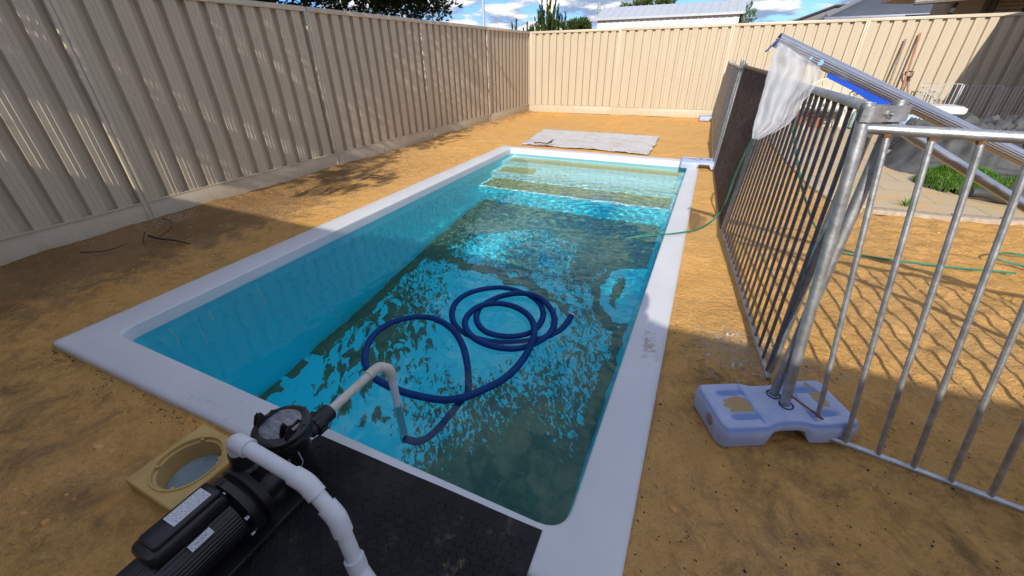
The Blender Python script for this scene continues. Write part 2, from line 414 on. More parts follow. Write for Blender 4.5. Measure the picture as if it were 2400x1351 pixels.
def ground_z(x, y):
    if x < FX - .3 or y > FY + .3 or x > 8 or y < -4: return -0.03
    z = -0.028 + .016 * fbm(x * .8, y * .8, 3) * 1.6 + .012 * fbm(x * 3.1, y * 3.1, 9)
    d = pool_dist(x, y)
    rough = .45 + .75 * sstep(.2, .9, x) + .35 * sstep(-3.4, -4.2, x)
    z += rough * .030 * fbm(x * 7, y * 7, 5, 4)
    if x > .1 and y < 5.2:                                    # trodden sand inside the right yard
        k = sstep(.5, 1.2, x) * sstep(5.3, 4.7, y)
        z += k * (-.034 * max(0, nz(x * 4.2, y * 4.2, 21)) * 1.5 + .034 * fbm(x * 9, y * 9, 4))
    z += .075 * sstep(.40, .0, x - FX) * (0.35 + .9 * fbm(y * .9, 1.7, 2) + .25)   # sand banked at the left fence
    z += .03 * sstep(.5, 0, FY - y) * (.3 + fbm(x * 1.1, 5, 2))
    z = min(z, .012 if d > .12 else -.008)  if not (x < FX + .6 or y > FY - .6) else z
    dp = math.hypot((x - .42) / .28, (y - 1.42) / .12)          # pushed-up mound in front of the foot
    z += .02 * max(0, 1 - dp)
    if 1.2 < x and y > 5.15: z = min(z, -.02)
    return z
def arange(a_, b_, s_): 
    n = int(round((b_ - a_) / s_)); return [a_ + (b_ - a_) * i / n for i in range(n + 1)]
gx = [-900, -200, -60, -20, -8, -6] + arange(-5.3, 4.0, .045) + arange(4.2, 8, .3) + [12, 30, 80, 250, 900]
gyv = [-300, -60, -15, -6, -3.5, -2.5] + arange(-1.5, 8.0, .045) + arange(8.08, 12.4, .08) + [13, 15, 20, 40, 90, 250, 900, 2500]
V = []; dirt = []; pale = []; worn_shade = []
for y in gyv:
    for x in gx:
        V.append((x, y, ground_z(x, y)))
        dd = 1.0 * sstep(-3.3, -4.5, x) * sstep(6.5, 2.5, y) + .35 * sstep(-1.7, -2.4, x) * sstep(.9, .2, y) + .5 * math.exp(-((x + 1.85) ** 2 + (y - .12) ** 2) / .04) + .5 * sstep(-4.4, -4.95, x) + .35 * sstep(2.4, 1.0, y) * sstep(.0, .4, x) + .6 * math.exp(-((x - .35) ** 2 + (y - 1.75) ** 2) / .05) 
        dirt.append(min(1, dd))
        pw = math.exp(-(((x - .42) / .30) ** 2 + ((y - 2.15) / .28) ** 2)) + .8 * math.exp(-(((x + 4.85) / .25) ** 2 + ((y - 2.1) / .4) ** 2)) + .5 * math.exp(-(((x + 4.5) / .5) ** 2 + ((y - 4.6) / .7) ** 2)) + .5 * math.exp(-(((x - .7) / .5) ** 2 + ((y - 2.1) / .12) ** 2))
        pale.append(min(1, pw)); worn_shade.append(min(.8, .25 + .5 * sstep(3.2, 2.2, y) + .6 * sstep(.4, 1.2, x) * sstep(5.5, 4.8, y) + .5 * sstep(-3.4, -3.9, x) * sstep(6.5, 4.5, y) + .5 * sstep(-4.6, -4.9, x)))
F = []; nx = len(gx)
for j in range(len(gyv) - 1):
    for i in range(nx - 1):
        cx_, cy_ = (gx[i] + gx[i + 1]) / 2, (gyv[j] + gyv[j + 1]) / 2
        if -4 < cx_ < 1 and 0 < cy_ < 7.5 and in_pool(cx_, cy_, .09): continue
        if abs(cx_ - SKX) < .125 and abs(cy_ - SKY) < .115: continue
        q = j * nx + i; F.append((q, q + 1, q + nx + 1, q + nx))
mb = MB(); mb.v = V; mb.f = F; mb.m = [0] * len(F)
ground = mb.build('ground', SAND, angle=180); tag(ground, kind='structure')
for nm_, arr in (('dirt', dirt), ('pale', pale), ('worn_shade', worn_shade)):
    at_ = ground.data.attributes.new(nm_, 'FLOAT', 'POINT'); at_.data.foreach_set('value', arr)

# ------------------------------------------------------------------ pool
def ring(c4, r, n=7):
    out = []
    for i in range(4):
        p = Vector((*c4[i], 0)); a_ = Vector((*c4[i - 1], 0)); b_ = Vector((*c4[(i + 1) % 4], 0))
        da = (a_ - p).normalized(); db = (b_ - p).normalized()
        for k in range(n):
            t = k / (n - 1); q = p + da * r * (1 - t) ** 2 + db * r * t ** 2
            out.append((q.x, q.y))
    return out
def inset(c4, d):
    c = [list(p) for p in c4]
    return [(c[0][0] + d, c[0][1] + d), (c[1][0] - d, c[1][1] + d), (c[2][0] - d, c[2][1] - d), (c[3][0] + d, c[3][1] - d)]
pool = thing('swimming_pool', 'rectangular white rimmed inground swimming pool with algae stained aqua floor', 'swimming pool', (-1.6, 3.7, 0))
def loft(mb, rings, zs):
    n = len(rings[0]); V = []
    for r_, z in zip(rings, zs): V += [(p[0], p[1], z) for p in r_]
    F = [(i * n + k, i * n + (k + 1) % n, (i + 1) * n + (k + 1) % n, (i + 1) * n + k) for i in range(len(rings) - 1) for k in range(n)]
    mb.add(V, F)
mb = MB()
# dense coping so that grime can follow it
rO = [ring(inset(OUT, d), r) for d, r in ((0, .03), (0, .03), (.006, .03), (.03, .03))]
rI = [ring(inset(INN, d), r) for d, r in ((-.012, .10), (-.003, .10), (0, .10), (.004, .10))]
loft(mb, rO + [ring(inset(OUT, .1), .05)] + rI, [-.07, -.012, -.003, 0, 0, 0, -.004, -.014, -.17])
coping = mb.build('coping', COPING, pool, angle=180)
import bmesh
bm = bmesh.new(); bm.from_mesh(coping.data)
bmesh.ops.subdivide_edges(bm, edges=[e for e in bm.edges if e.calc_length() > .25], cuts=14, use_grid_fill=True)
bmesh.ops.recalc_face_normals(bm, faces=bm.faces); bm.to_mesh(coping.data); bm.free()
at_ = coping.data.attributes.new('grime', 'FLOAT', 'POINT')
at_.data.foreach_set('value', [min(1, .55 * math.exp(-((v.co.x + 1.9) ** 2 / .35 + (v.co.y - .66) ** 2 / .05)) + 1.0 * math.exp(-((v.co.x + .06) ** 2 / .006 + (v.co.y - 1.90) ** 2 / .04))) for v in coping.data.vertices])
# basin: inner walls down to a sloping floor
def floor_z(y): return -lerp(1.62, 1.36, sstep(1.2, 5.3, y))
FLC = [(-2.86, .98), (-.33, .98), (-.315, 5.34), (-2.95, 5.34)]
NWX = 60
def rect_pts(c4, r, nseg=60):
    base = ring(c4, r, 9); P = []
    for i in range(len(base)):
        a_, b_ = base[i], base[(i + 1) % len(base)]; L = math.hypot(b_[0] - a_[0], b_[1] - a_[1]); n = max(1, int(L / .06))
        P += [(lerp(a_[0], b_[0], k / n), lerp(a_[1], b_[1], k / n)) for k in range(n)]
    return P
base = rect_pts(inset(INN, .004), .10)
def towards_floor(p, t):        # wall point p slides in as it goes down
    fx = lerp(FLC[0][0], FLC[3][0], (p[1] - .98) / 4.4); x0, x1 = fx, -.33
    cx_ = max(x0, min(x1, p[0])) if True else 0
    cy_ = max(.98, p[1]) if p[1] < 3 else min(6.66, p[1])
    nx_ = lerp(p[0], cx_, t); ny_ = lerp(p[1], cy_, t); return (nx_, ny_)
mb = MB(); levels = [(-.09, 0), (-.2, .05), (-.5, .22), (-.8, .38), (-1.1, .54), (-1.3, .72), (-1.42, .9), (-1.70, 1)]
rings = []; zs = []
n = len(base); V = []
for z, t in levels:
    for p in base:
        q = towards_floor(p, t); zz = z if z > -1.3 else lerp(-1.2, floor_z(q[1]), (z + 1.2) / (-.5))
        V.append((q[0], q[1], zz))
F = [(i * n + k, i * n + (k + 1) % n, (i + 1) * n + (k + 1) % n, (i + 1) * n + k) for i in range(len(levels) - 1) for k in range(n)]
mb.add(V, [f[::-1] for f in F])
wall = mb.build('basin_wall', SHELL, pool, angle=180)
# floor with the algae density written per vertex (stains, not light)
mb = MB(); fxs = arange(-3.0, -.25, .025); fys = arange(.9, 5.40, .025); V = []; al = []; mk = []
def gauss(x, y, cx_, cy_, sx, sy): return math.exp(-(((x - cx_) / sx) ** 2 + ((y - cy_) / sy) ** 2))
def floor_algae(x, y):
    fl = lerp(FLC[0][0], FLC[3][0], (y - .98) / 4.4); dl = x - fl; dr = -.325 - x; df = 5.33 - y
    wob = .035 * nz(x * 5, y * 5, 1) + .02 * nz(x * 17, y * 17, 2)
    e = 0.0
    e = max(e, 1.5 * sstep(.15 + wob, .07 + wob, dl) * sstep(1.5, 2.5, y + .4 * nz(y * 5, 0, 3)))
    e = max(e, 1.25 * sstep(.12 + wob, .05 + wob, dl) * sstep(.02, .18, nz(y * 7, 3, 3) + .25))
    e = max(e, 1.5 * sstep(.13 + wob, .07 + wob, dr) * sstep(3.55, 3.3, y))
    far = sstep(4.15, 4.75, y + .45 * abs(x + 1.65) - .25 + .25 * nz(x * 2, y * 2, 4))
    e = max(e, 1.25 * far)
    e = max(e, 1.15 * sstep(.55, .15, dl + .15 * nz(x * 3, y * 3, 5)) * sstep(3.2, 3.8, y))
    e = max(e, 1.2 * sstep(.85, .35, dr + .2 * nz(x * 3, y * 3, 6)) * sstep(3.9, 4.3, y))
    # the wavy ridge across the floor
    yr = 3.75 - .28 * (x + 2.6) + .10 * math.sin(x * 3.1); e = max(e, .85 * sstep(.13, .02, abs(y - yr + .12 * nz(x * 5, y * 2, 8))) * sstep(-.75, -1.0, x))
    # broken patches over the near floor
    base_ = .33 + .16 * sstep(3.2, 1.2, y) * sstep(-2.2, -1.2, x) + .14 * sstep(-1.5, -.8, x) * sstep(1.8, 2.6, y) + .12 * nz(x * 1.6, y * 1.6, 11)
    base_ += .85 * gauss(x, y, -.48, 1.12, .80, .72) + .25 * gauss(x, y, -2.4, 2.6, .5, .9) + .12 * gauss(x, y, -2.4, 1.6, .5, .5)
    base_ -= .06 * gauss(x, y, -1.5, 2.7, .5, .5) + .22 * gauss(x, y, -1.75, 1.25, .4, .25) + .12 * gauss(x, y, -1.2, 3.2, .8, .35)
    e = max(e, base_ * sstep(4.1, 3.5, y))
    e = max(e, (.47 + .33 * sstep(3.6, 4.3, y) + .22 * nz(x * 2.2, y * 2.2, 17)) * sstep(-1.55, -.95, x) * sstep(2.5, 3.1, y))
    e = max(e, (.52 + .2 * nz(x * 2, y * 2, 19)) * sstep(3.2, 3.8, y))
    # clean bay by the right wall
    bay = math.hypot((x + .36) / .36, (y - 3.78) / .50) + .09 * nz(x * 6, y * 6, 13)
    e = e * sstep(.93, 1.06, bay) + 1.3 * sstep(.11, .03, abs(bay - 1.08)) * sstep(.2, -.1, x + .45) * 1
    if bay < .75 : e = max(e, .72 * sstep(.09, .02, abs(x + .55 + .1 * nz(y * 4, 2))) * sstep(.5, .2, abs(y - 3.7)))
    m_ = .85 * gauss(x, y, -1.7, 4.35, .85, .60) * (.75 + .4 * nz(x * 2.5, y * 2.5, 15))
    return min(1.6, max(0, e)), max(0, min(1, m_))
for y in fys:
    for x in fxs:
        z = floor_z(y)
        V.append((x, y, z)); e, m_ = floor_algae(x, y); al.append(e); mk.append(m_)
nxx = len(fxs)
mb.add(V, [(j * nxx + i, j * nxx + i + 1, (j + 1) * nxx + i + 1, (j + 1) * nxx + i) for j in range(len(fys) - 1) for i in range(nxx - 1)])
pfloor = mb.build('pool_floor', SHELL, pool, angle=180)
for nm_, arr in (('algae', al), ('murk', mk)):
    at_ = pfloor.data.attributes.new(nm_, 'FLOAT', 'POINT'); at_.data.foreach_set('value', arr)
at_ = wall.data.attributes.new('algae', 'FLOAT', 'POINT'); at_.data.foreach_set('value', [-2.0] * len(wall.data.vertices))
# steps along the far end
steps = []
for k, (y0, y1, z) in enumerate(((5.30, 5.86, -.80), (5.80, 6.30, -.52), (6.24, 6.72, -.26))):
    mb = MB(); xs = arange(-3.16, -.16, .03); b = .03
    prof = [(y0 + .0, -1.7), (y0 + .0, z - b), (y0 + .008, z - .008), (y0 + b, z)] + [(y, z) for y in arange(y0 + .06, y1, .03)]
    V = [(x, py_, pz) for py_, pz in prof for x in xs]; nn = len(xs)
    mb.add(V, [(j * nn + i, j * nn + i + 1, (j + 1) * nn + i + 1, (j + 1) * nn + i) for j in range(len(prof) - 1) for i in range(nn - 1)])
    st = mb.build('step', SHELL, pool, angle=40); steps.append(st)
    A = []; Pp = []
    for v in st.data.vertices:
        x, y, zz = v.co; e = -2.0; dlx = x + 3.0; drx = -.25 - x; dy = y - y0
        if zz > z - .01 and dlx > 0 and drx > 0 and dy > .045:
            tr = y1 - .07 - y                                     # distance to the back line of the tread
            e = 0
            if k == 0: e = .95 + .30 * nz(x * 2.3, y * 4, 3) - .12 * sstep(-1.2, -.5, x)
            if k == 1: e = 1.2 * sstep(-2.35, -2.5, x + .06 * nz(x * 6, y * 9)) + .45 * gauss(x, y, -2.0, 6.0, .35, .15)
            if k == 2: e = 1.15 - .1 * sstep(-2.6, -2.0, x) + .25 * nz(x * 1.5, y * 5, 5)
            edge = min(dlx, drx, dy - .045, max(0, tr))
            if edge < .035: e = max(e, (1.15, .95, 1.1)[k]) * (1 if k != 1 or x < -1.7 or x > -.75 else .3)
            if tr < -.005: e = -2
        A.append(e); Pp.append((.55, .8, .95)[k])
    T = [1.0 if (v.co.z > z - .012 or k > 0) else 0.0 for v in st.data.vertices]
    for nm_, arr in (('algae', A), ('pale', Pp), ('tread', T)):
        at_ = st.data.attributes.new(nm_, 'FLOAT', 'POINT'); at_.data.foreach_set('value', arr)
# water: closed body, rippled top
def ripple(x, y):
    amp = .0007 + .0004 * sstep(3.4, 4.6, y) + .0013 * sstep(-2.2, -1.0, x) * sstep(.9, 2.0, y) * sstep(3.3, 2.7, y) + .0006 * sstep(-2.0, -2.5, x)
    cx_, cy_ = -1.0, 4.2
    d = math.hypot(x - cx_, y - cy_)
    h = .9 * nz(x * 9, y * 9, 1) + .55 * nz(x * 19, y * 16, 2) + .25 * nz(x * 36, y * 32, 4)
    h += .5 * math.sin(d * 48 + 3 * nz(x * 2, y * 2, 5)) * math.exp(-d * .8) 
    return h * amp + .0016 * nz(x * 2.2, y * 2.6, 7)
mb = MB(); st_ = .016
wx = arange(-3.14, -.165, st_); wy = arange(.75, 6.72, st_); nnx = len(wx); nny = len(wy)
V = [(x, y, WZ + ripple(x, y)) for y in wy for x in wx]
F = [(j * nnx + i, j * nnx + i + 1, (j + 1) * nnx + i + 1, (j + 1) * nnx + i) for j in range(nny - 1) for i in range(nnx - 1)]
o0 = len(V); per = [i for i in range(nnx)] + [j * nnx + nnx - 1 for j in range(1, nny)] + [(nny - 1) * nnx + i for i in range(nnx - 2, -1, -1)] + [j * nnx for j in range(nny - 2, 0, -1)]
V += [(V[i][0], V[i][1], -1.9) for i in per]; m_ = len(per)
F += [(per[(k + 1) % m_], per[k], o0 + k, o0 + (k + 1) % m_) for k in range(m_)]
F.append(tuple(o0 + k for k in range(m_ - 1, -1, -1)))
mb.add(V, F); water = mb.build('water', WATER, angle=60); tag(water, kind='structure')
CAUST = [pfloor, wall] + steps
# ------------------------------------------------------------------ steel panel fences
def steel_fence(name, label, cat, p0, d, n, bays, t0, h=1.98):
    """p0 start, d unit direction, n unit normal towards the yard, bays = distances of the posts"""
    p0 = Vector(p0); d = Vector(d); n_ = Vector(n)
    root = thing(name, label, cat, tuple(p0))
    def W(s_, o, z): return p0 + d * s_ + n_ * o + Vector((0, 0, z))
    flip = d.cross(Vector((0, 0, 1))).dot(n_) < 0
    for b in range(len(bays) - 1):
        s0, s1 = bays[b] + .02, bays[b + 1] - .02; L = s1 - s0; k = max(1, round(L / .204)); per = L / k
        pr = []
        for i in range(k):
            q = s0 + i * per
            for u_, o in ((0, 0), (.040, 0), (.044, .003), (.048, .003), (.052, 0), (.078, 0), (.082, .003), (.086, .003), (.090, 0), (per - .084, 0), (per - .072, -.052), (per - .014, -.052), (per - .002, 0)):
                pr.append((q + u_, o))
        pr.append((s1, 0))
        mb = MB(); zz = (.17, h - .04)
        V = [W(s_, o, z) for z in zz for s_, o in pr]; m_ = len(pr)
        F = [(i, i + 1, m_ + i + 1, m_ + i) for i in range(m_ - 1)]
        # the sheet has a back, so it reads from the other side as well
        V2 = [W(s_, o - .004, z) for z in zz for s_, o in pr]
        F2 = [(i + 1, i, m_ + i, m_ + i + 1) for i in range(m_ - 1)]
        if flip: F, F2 = [f[::-1] for f in F], [f[::-1] for f in F2]
        mb.add(V, F); mb.add(V2, F2); mb.build('fence_sheet', FENCE, root, smooth=False)
        ax = math.atan2(d.y, d.x)
        mb = MB(); c = W((s0 + s1) / 2, -.012, h - .02); mb.box(c, (L, .058, .055), ax, bev=.004); mb.build('top_rail', FENCE, root)
        mb = MB(); c = W((s0 + s1) / 2, -.012, .085); mb.box(c, (L, .040, .20), ax, bev=.003)
        mb.box(W((s0 + s1) / 2, -.008, .186), (L, .052, .012), ax); mb.build('plinth', FENCE, root)
    for b in bays:
        mb = MB(); ax = math.atan2(d.y, d.x)
        for o_ in (-.022, .022):
            mb.box(W(b + o_, -.018, h / 2 - .04), (.034, .062, h + .09), ax, bev=.004)
        mb.box(W(b, -.020, h / 2 - .04), (.02, .05, h + .085), ax)
        mb.build('fence_post', FENCE, root)
    return root
steel_fence('metal_fence', 'long shaded cream steel panel fence running beside the pool', 'fence', (FX, -3.0, 0), (0, 1, 0), (1, 0, 0),
            [0, 2.58, 5.02, 7.54, 10.0, 12.5, 14.98], 0)
steel_fence('metal_fence', 'sunlit cream steel panel fence across the far end of the yard', 'fence', (FX, FY, 0), (1, 0, 0), (0, -1, 0),
            [0.04, 2.46, 5.01, 7.50, 10.0, 12.5], 0)

# ------------------------------------------------------------------ temporary tube fence panels
def tube_panel(label, mats, b0, b1, t0, t1, nb, r=.008, posts=((.0, .0), (1, 1)), postr=.019, bars=True, low=.0):
    b0, b1, t0, t1 = map(Vector, (b0, b1, t0, t1))
    root = thing('temporary_fence_panel', label, 'fence panel', tuple(b0), 'tubular temporary fence panels')
    mr, mp, mbm = mats
    mb = MB(); mb.tube([t0 + (t1 - t0) * q for q in (0, .25, .5, .75, 1)], .016, 14); mb.build('top_rail', mr, root)
    mb = MB(); mb.tube([b0 + (b1 - b0) * q for q in (0, .25, .5, .75, 1)], .013, 12); mb.build('bottom_rail', mr, root)
    for i in range(nb):
        q = (i + .5) / nb
        a_ = b0 + (b1 - b0) * q; c = t0 + (t1 - t0) * q
        mb = MB(); off = Vector((0, 0, .0)); w = Vector((nz(i * 3.3, 1), nz(i * 2.1, 9), 0)) * .006
        mb.tube([a_, (a_ + c) / 2 + w, c], r, 10); o = mb.build('bar', mbm, root)
        mw = MB(); dd = (a_ - c).normalized(); mw.tube([c + dd * .012, c + dd * .024], [r * 1.4, r * 1.08], 8); mw.build('weld', RUST, o)
    for (pb, pt) in posts:
        pb, pt = Vector(pb), Vector(pt); mb = MB(); mb.tube([pb, (pb + pt) / 2, pt], postr, 18); mb.build('post', mp, root)
    return root
# front panel: post in the near foot, rail to the right
P1b = Vector((.60, 1.592, .012)); P1t = Vector((.452, 1.70, 1.188)); dv = Vector((.985, -.160, 0)).normalized()
tube_panel('front galvanised fence panel at the right edge, nearest to the camera', (GALV, GALV, GALV),
           P1b, P1b + dv * 2.31, P1t, P1t + dv * 2.31, 22, .0095, (((.528, 1.604, .03), (.432, 1.705, 1.262)),), .0195)
# second panel runs away along the pool
tube_panel('galvanised fence panel leaning beside the pool, behind the front panel', (GALV_D, GALV_D, GALV_SHADED),
           (.505, 1.87, .012), (.290, 3.84, .012), (.432, 1.70, 1.250), (.372, 3.74, 1.240), 19, .0080,
           (((.484, 1.652, .03), (.523, 1.752, 1.268)), ((.51, 1.93, .02), (.482, 1.80, 1.225)), ((.285, 3.88, .0), (.372, 3.78, 1.27))), .0190)
tube_panel('rusty brown fence panel, third along the pool side', (RUSTY, GALV_D, RUSTY),
           (.275, 3.95, .012), (.170, 6.22, .012), (.380, 3.84, 1.25), (.235, 6.24, 1.262), 24, .009,
           (((.165, 6.28, .0), (.222, 6.30, 1.315)),), .0185)
tube_panel('grey fence panel seen almost edge on past the rusty one', (GALV_D, GALV, GALV_D),
           (.160, 6.38, .012), (.085, 8.9, .012), (.205, 6.38, 1.24), (.17, 8.95, 1.23), 24, .009,
           (((.150, 6.36, .0), (.200, 6.36, 1.33)), ((.09, 8.95, 0), (.17, 9.0, 1.28))), .018)
tube_panel('last grey fence panel of the row, ending near the far fence', (GALV_D, GALV_D, GALV_D),
           (.085, 9.06, .012), (.02, 11.45, .012), (.165, 9.06, 1.22), (.10, 11.45, 1.22), 24, .009,
           (((.02, 11.5, 0), (.10, 11.5, 1.26)),), .018)
# clamps
def clamp(label, c, L, rz, h=.046, r=.026, roll=0):
    root = thing('fence_clamp', label, 'clamp', c, 'steel clamps joining fence posts')
    M = Matrix.Rotation(rz, 3, 'Z'); c = Vector(c)
    for s_ in (-1, 1):
        mb = MB(); pr = []
        for k in range(17):
            u_ = -L / 2 + L * k / 16; e = (abs(u_) - (L / 2 - r)) / r
            o = r * (1 - max(0, e) ** 2 * .75) - .004 * math.exp(-(u_ / .012) ** 2) - (.007 * (1 - (u_ / (L / 2 - r)) ** 2) if abs(u_) < L / 2 - r else 0)
            pr.append((u_, s_ * o))
        V = []
        for t_ in (0, .004):
            for z in (-h / 2, -h / 2 + .004, h / 2 - .004, h / 2):
                for u_, o in pr: V.append(c + M @ Vector((u_, o + s_ * t_, z)))
        m_ = len(pr); F = []
        for lay in (0, 4):
            for q in range(3):
                for i in range(m_ - 1):
                    f = ((lay + q) * m_ + i, (lay + q) * m_ + i + 1, (lay + q + 1) * m_ + i + 1, (lay + q + 1) * m_ + i); F.append(f if lay else f[::-1])
        for i in range(m_ - 1): F.append((i, i + 1, 4 * m_ + i + 1, 4 * m_ + i)); F.append((3 * m_ + i + 1, 3 * m_ + i, 7 * m_ + i, 7 * m_ + i + 1))
        for i in (0, m_ - 1):
            F.append(tuple(q * m_ + i for q in (0, 1, 2, 3)) + tuple(q * m_ + i for q in (7, 6, 5, 4)))
        mb.add(V, F); mb.build('clamp_plate', GALV, root, angle=40)
    mb = MB(); ax = M @ Vector((0, -1, 0)); q = c + ax * (r - .012)
    mb.lathe([(.0045, -.05), (.0045, .022)], q, ax, 8); mb.lathe([(.011, 0.006), (.011, .014)], q, ax, 6); mb.lathe([(.0045, .0), (.0045, .028)], q, ax, 8)
    mb.build('bolt', GALV_D, root, angle=30); return root
clamp('large clamp joining the two nearest fence posts', (.482, 1.722, 1.232), .150, math.atan2(.05, .095))
clamp('small distant clamp on top of the rusty panel post', (.225, 6.30, 1.265), .16, math.atan2(.2, .06), .05)

# ------------------------------------------------------------------ blue fence feet
def fence_foot(label, c, rz, L=.66, Wd=.29, H=.104, tilt=0, socks=((-.05, .015), (.05, -.015))):
    root = thing('fence_base_block', label, 'fence block', c, 'blue plastic fence base blocks')
    root.rotation_euler = (tilt, 0, rz)
    out = []; nL, nW = 84, 34
    def halfw(u_):
        e = abs(u_) / (L / 2); w = Wd / 2
        waist = 1 - .17 * math.exp(-(u_ / (L * .14)) ** 4)
        cap_ = 1 - max(0, (e - .90) / .10) ** 2 * .22
        return w * waist * cap_
    V = []; F = []
    for i in range(nL + 1):
        u_ = -L / 2 + L * i / nL; w = halfw(u_); e = abs(u_) / (L / 2)
        arch = .055 * sstep(.10, .06, abs(u_))        # the tunnel below the waist
        prof = []
        endd = max(0, (e - .93) / .07)
        Ht = H * (1 - .16 * endd ** 2)
        for k in range(nW + 1):
            t = -1 + 2 * k / nW; top = Ht
            if .34 < e < .80: top -= .016 * math.sin((e - .34) / .46 * math.pi) ** .6 * math.exp(-((abs(t) - .52) / .13) ** 4)
            if abs(t) > .88: top -= .016 * ((abs(t) - .88) / .12) ** 2
            top -= .007 * math.exp(-((abs(u_) - .105) / .008) ** 4) * (abs(t) < .85)
            prof.append((w * t, top))
        side = [(w * 1.04, Ht * .80), (w * 1.06, Ht * .45 + arch * .5), (w * 1.02, .0 + arch)]
        row = [(-p[0], p[1]) for p in side[::-1]] + prof + side
        for p in row: V.append((u_, p[0], p[1]))
    m_ = len(row)
    for i in range(nL):
        for k in range(m_ - 1): F.append((i * m_ + k, (i + 1) * m_ + k, (i + 1) * m_ + k + 1, i * m_ + k + 1))
        F.append((i * m_, i * m_ + m_ - 1, (i + 1) * m_ + m_ - 1, (i + 1) * m_))
    F.append(tuple(range(m_))); F.append(tuple(nL * m_ + k for k in range(m_ - 1, -1, -1)))
    mb = MB(); mb.add(V, F); body = mb.build('body', FOOT, None, angle=50); body.parent = root
    for u_, w_ in socks:
        mb = MB(); mb.lathe([(.027, H - .004), (.029, H + .003), (.0235, H + .003), (.022, H - .03)], (u_, w_, 0), n=20, capb=False, capt=True)
        o = mb.build('post_socket', simple('dark socket', (.02, .025, .06), .7), None); o.parent = root
    mb = MB(); mb.lathe([(.026, 0), (.026, .006), (.018, .009)], (-L / 2 * 1.0 + .004, -.03, H * .5), (-1, 0, 0), 18); o = mb.build('filler_cap', simple('dirty cap', (.30, .28, .26), .6), None); o.parent = root
    return root
fence_foot('near blue plastic fence base with sand patches, holding the two nearest posts', (.487, 1.605, -.005), R(27), .575, .262, .104, 0, ((.0187, .043), (.036, -.0195)))
fence_foot('middle blue plastic fence base resting on the far right corner of the pool edge', (.02, 6.43, .0), R(4), .62, .27)
fence_foot('far blue plastic fence base close to the far fence', (.02, 11.62, -.01), R(6), .62, .27)
# a rusty tie rod from the near post to the first bar
mb = MB(); mb.tube([(.528, 1.604, .155), (.60, 1.57, .135), (.655, 1.575, .10)], .004, 8); tag(mb.build('tie_wire', RUST), 'rusty wire tie between the near post and first bar', 'wire')

# ------------------------------------------------------------------ aluminium roller poles, cloth
def ribbed(mb, a_, b_, r, ribs=26, amp=.035, n=104, lo=None):
    a_, b_ = Vector(a_), Vector(b_); u, w = frame(b_ - a_); V = []; F = []
    m_ = 7
    for i in range(m_):
        p = a_ + (b_ - a_) * i / (m_ - 1)
        for k in range(n):
            an = 2 * math.pi * k / n; rr = r * (1 + (amp * (1 if (k % 4) < 2 else -1) * .5 if math.sin(an) < .45 else 0))
            V.append(p + (u * math.cos(an) + w * math.sin(an)) * rr)
    for i in range(m_ - 1):
        for k in range(n): F.append((i * n + k, i * n + (k + 1) % n, (i + 1) * n + (k + 1) % n, (i + 1) * n + k))
    mb.add(V, F)
A0 = gy(1822, 94, 2.02); A1 = gy(2400, 372, 2.20); dA = (A1 - A0).normalized(); A2 = A0 + dA * 2.05
PLUG = simple('pale blue plug', (.30, .55, .85), .5)
poleA = thing('roller_pole', 'long ribbed aluminium pole resting across the fence panel top', 'pole', tuple(A0))
mb = MB(); ribbed(mb, A0, A2, .0240, amp=.05, n=84); mb.lathe([(.0215, .003), (.018, .003), (.018, .30)], A0, dA, 32, capb=False, capt=True)
mb.build('pole_tube', ALU, poleA, angle=25)
mb = MB(); sA, uA = frame(dA)
for t_, r_ in ((.10, .0055), (.14, .010)):
    mb = MB(); q = A0 + dA * (t_ + .05) - sA * 0; mb.lathe([(r_, .0), (r_, .0015)], A0 + dA * (t_ + .04) + (Vector((-.1, -1, -.25)).normalized()) * .0236, Vector((-.1, -1, -.25)), 12)
    mb.build('drill_hole', PLUG, poleA)
# blue webbing folded under the pole, with a small ring
q0, q1, q2 = A0 + dA * .22, A0 + dA * .50, A0 + dA * .56
mb = MB(); dn = Vector((0, .1, -1)); 
pr = [(q0 + dn * .020, q0 + dn * .040), (q0 + dA * .12 + dn * .020, q0 + dA * .12 + dn * .042), (q0 + dA * .24 + dn * .020, q0 + dA * .24 + dn * .056), (q1 + dn * .020, q1 + dn * .054)]
V = []
for t_ in (0, .012):
    for a_, b_ in pr: V += [a_ + Vector((0, -t_, 0)), b_ + Vector((0, -t_, 0))]
F = []
for lay in (0, 8):
    for i in range(3): F.append((lay + 2 * i, lay + 2 * i + 1, lay + 2 * i + 3, lay + 2 * i + 2))
for i in range(3): F.append((2 * i + 1, 8 + 2 * i + 1, 8 + 2 * i + 3, 2 * i + 3))
F.append((0, 1, 9, 8)); F.append((6, 7, 15, 14)); mb.add(V, F)
mb.build('webbing', simple('royal blue webbing', (.01, .08, .55), .5), poleA, smooth=False)
mb = MB(); cr = q0 + dA * .12 + dn * .050
mb.tube([cr + Vector((math.cos(t_), 0, math.sin(t_))) * .011 for t_ in [i * 2 * math.pi / 16 for i in range(16)]], .003, 6, closed=True); mb.build('ring', GALV, poleA)
mb = MB(); c_ = gy(1818, 96, 2.02); mb.box(A0 - dA * .004 + Vector((-.008, 0, -.018)), (.004, .05, .055), rot=Matrix.Rotation(R(38), 3, 'Y')); mb.build('end_flap', simple('navy tape', (.02, .05, .25), .5), poleA)
B0 = gy(2045, 262, 1.86); B1 = gy(2400, 482, 1.90); dB = (B1 - B0).normalized(); B2 = B0 + dB * 1.75
poleB = thing('roller_pole', 'smooth polished aluminium pole under the ribbed pole', 'pole', tuple(B0))
mb = MB(); mb.tube([B0, (B0 + B2) / 2, B2], .0165, 32); mb.build('pole_tube', ALU, poleB, angle=40)
mb = MB(); qq = B0 + (B1 - B0) * .93; mb.lathe([(.018, 0), (.018, .022)], qq, dB, 28); mb.build('joint_ring', ALU, poleB)

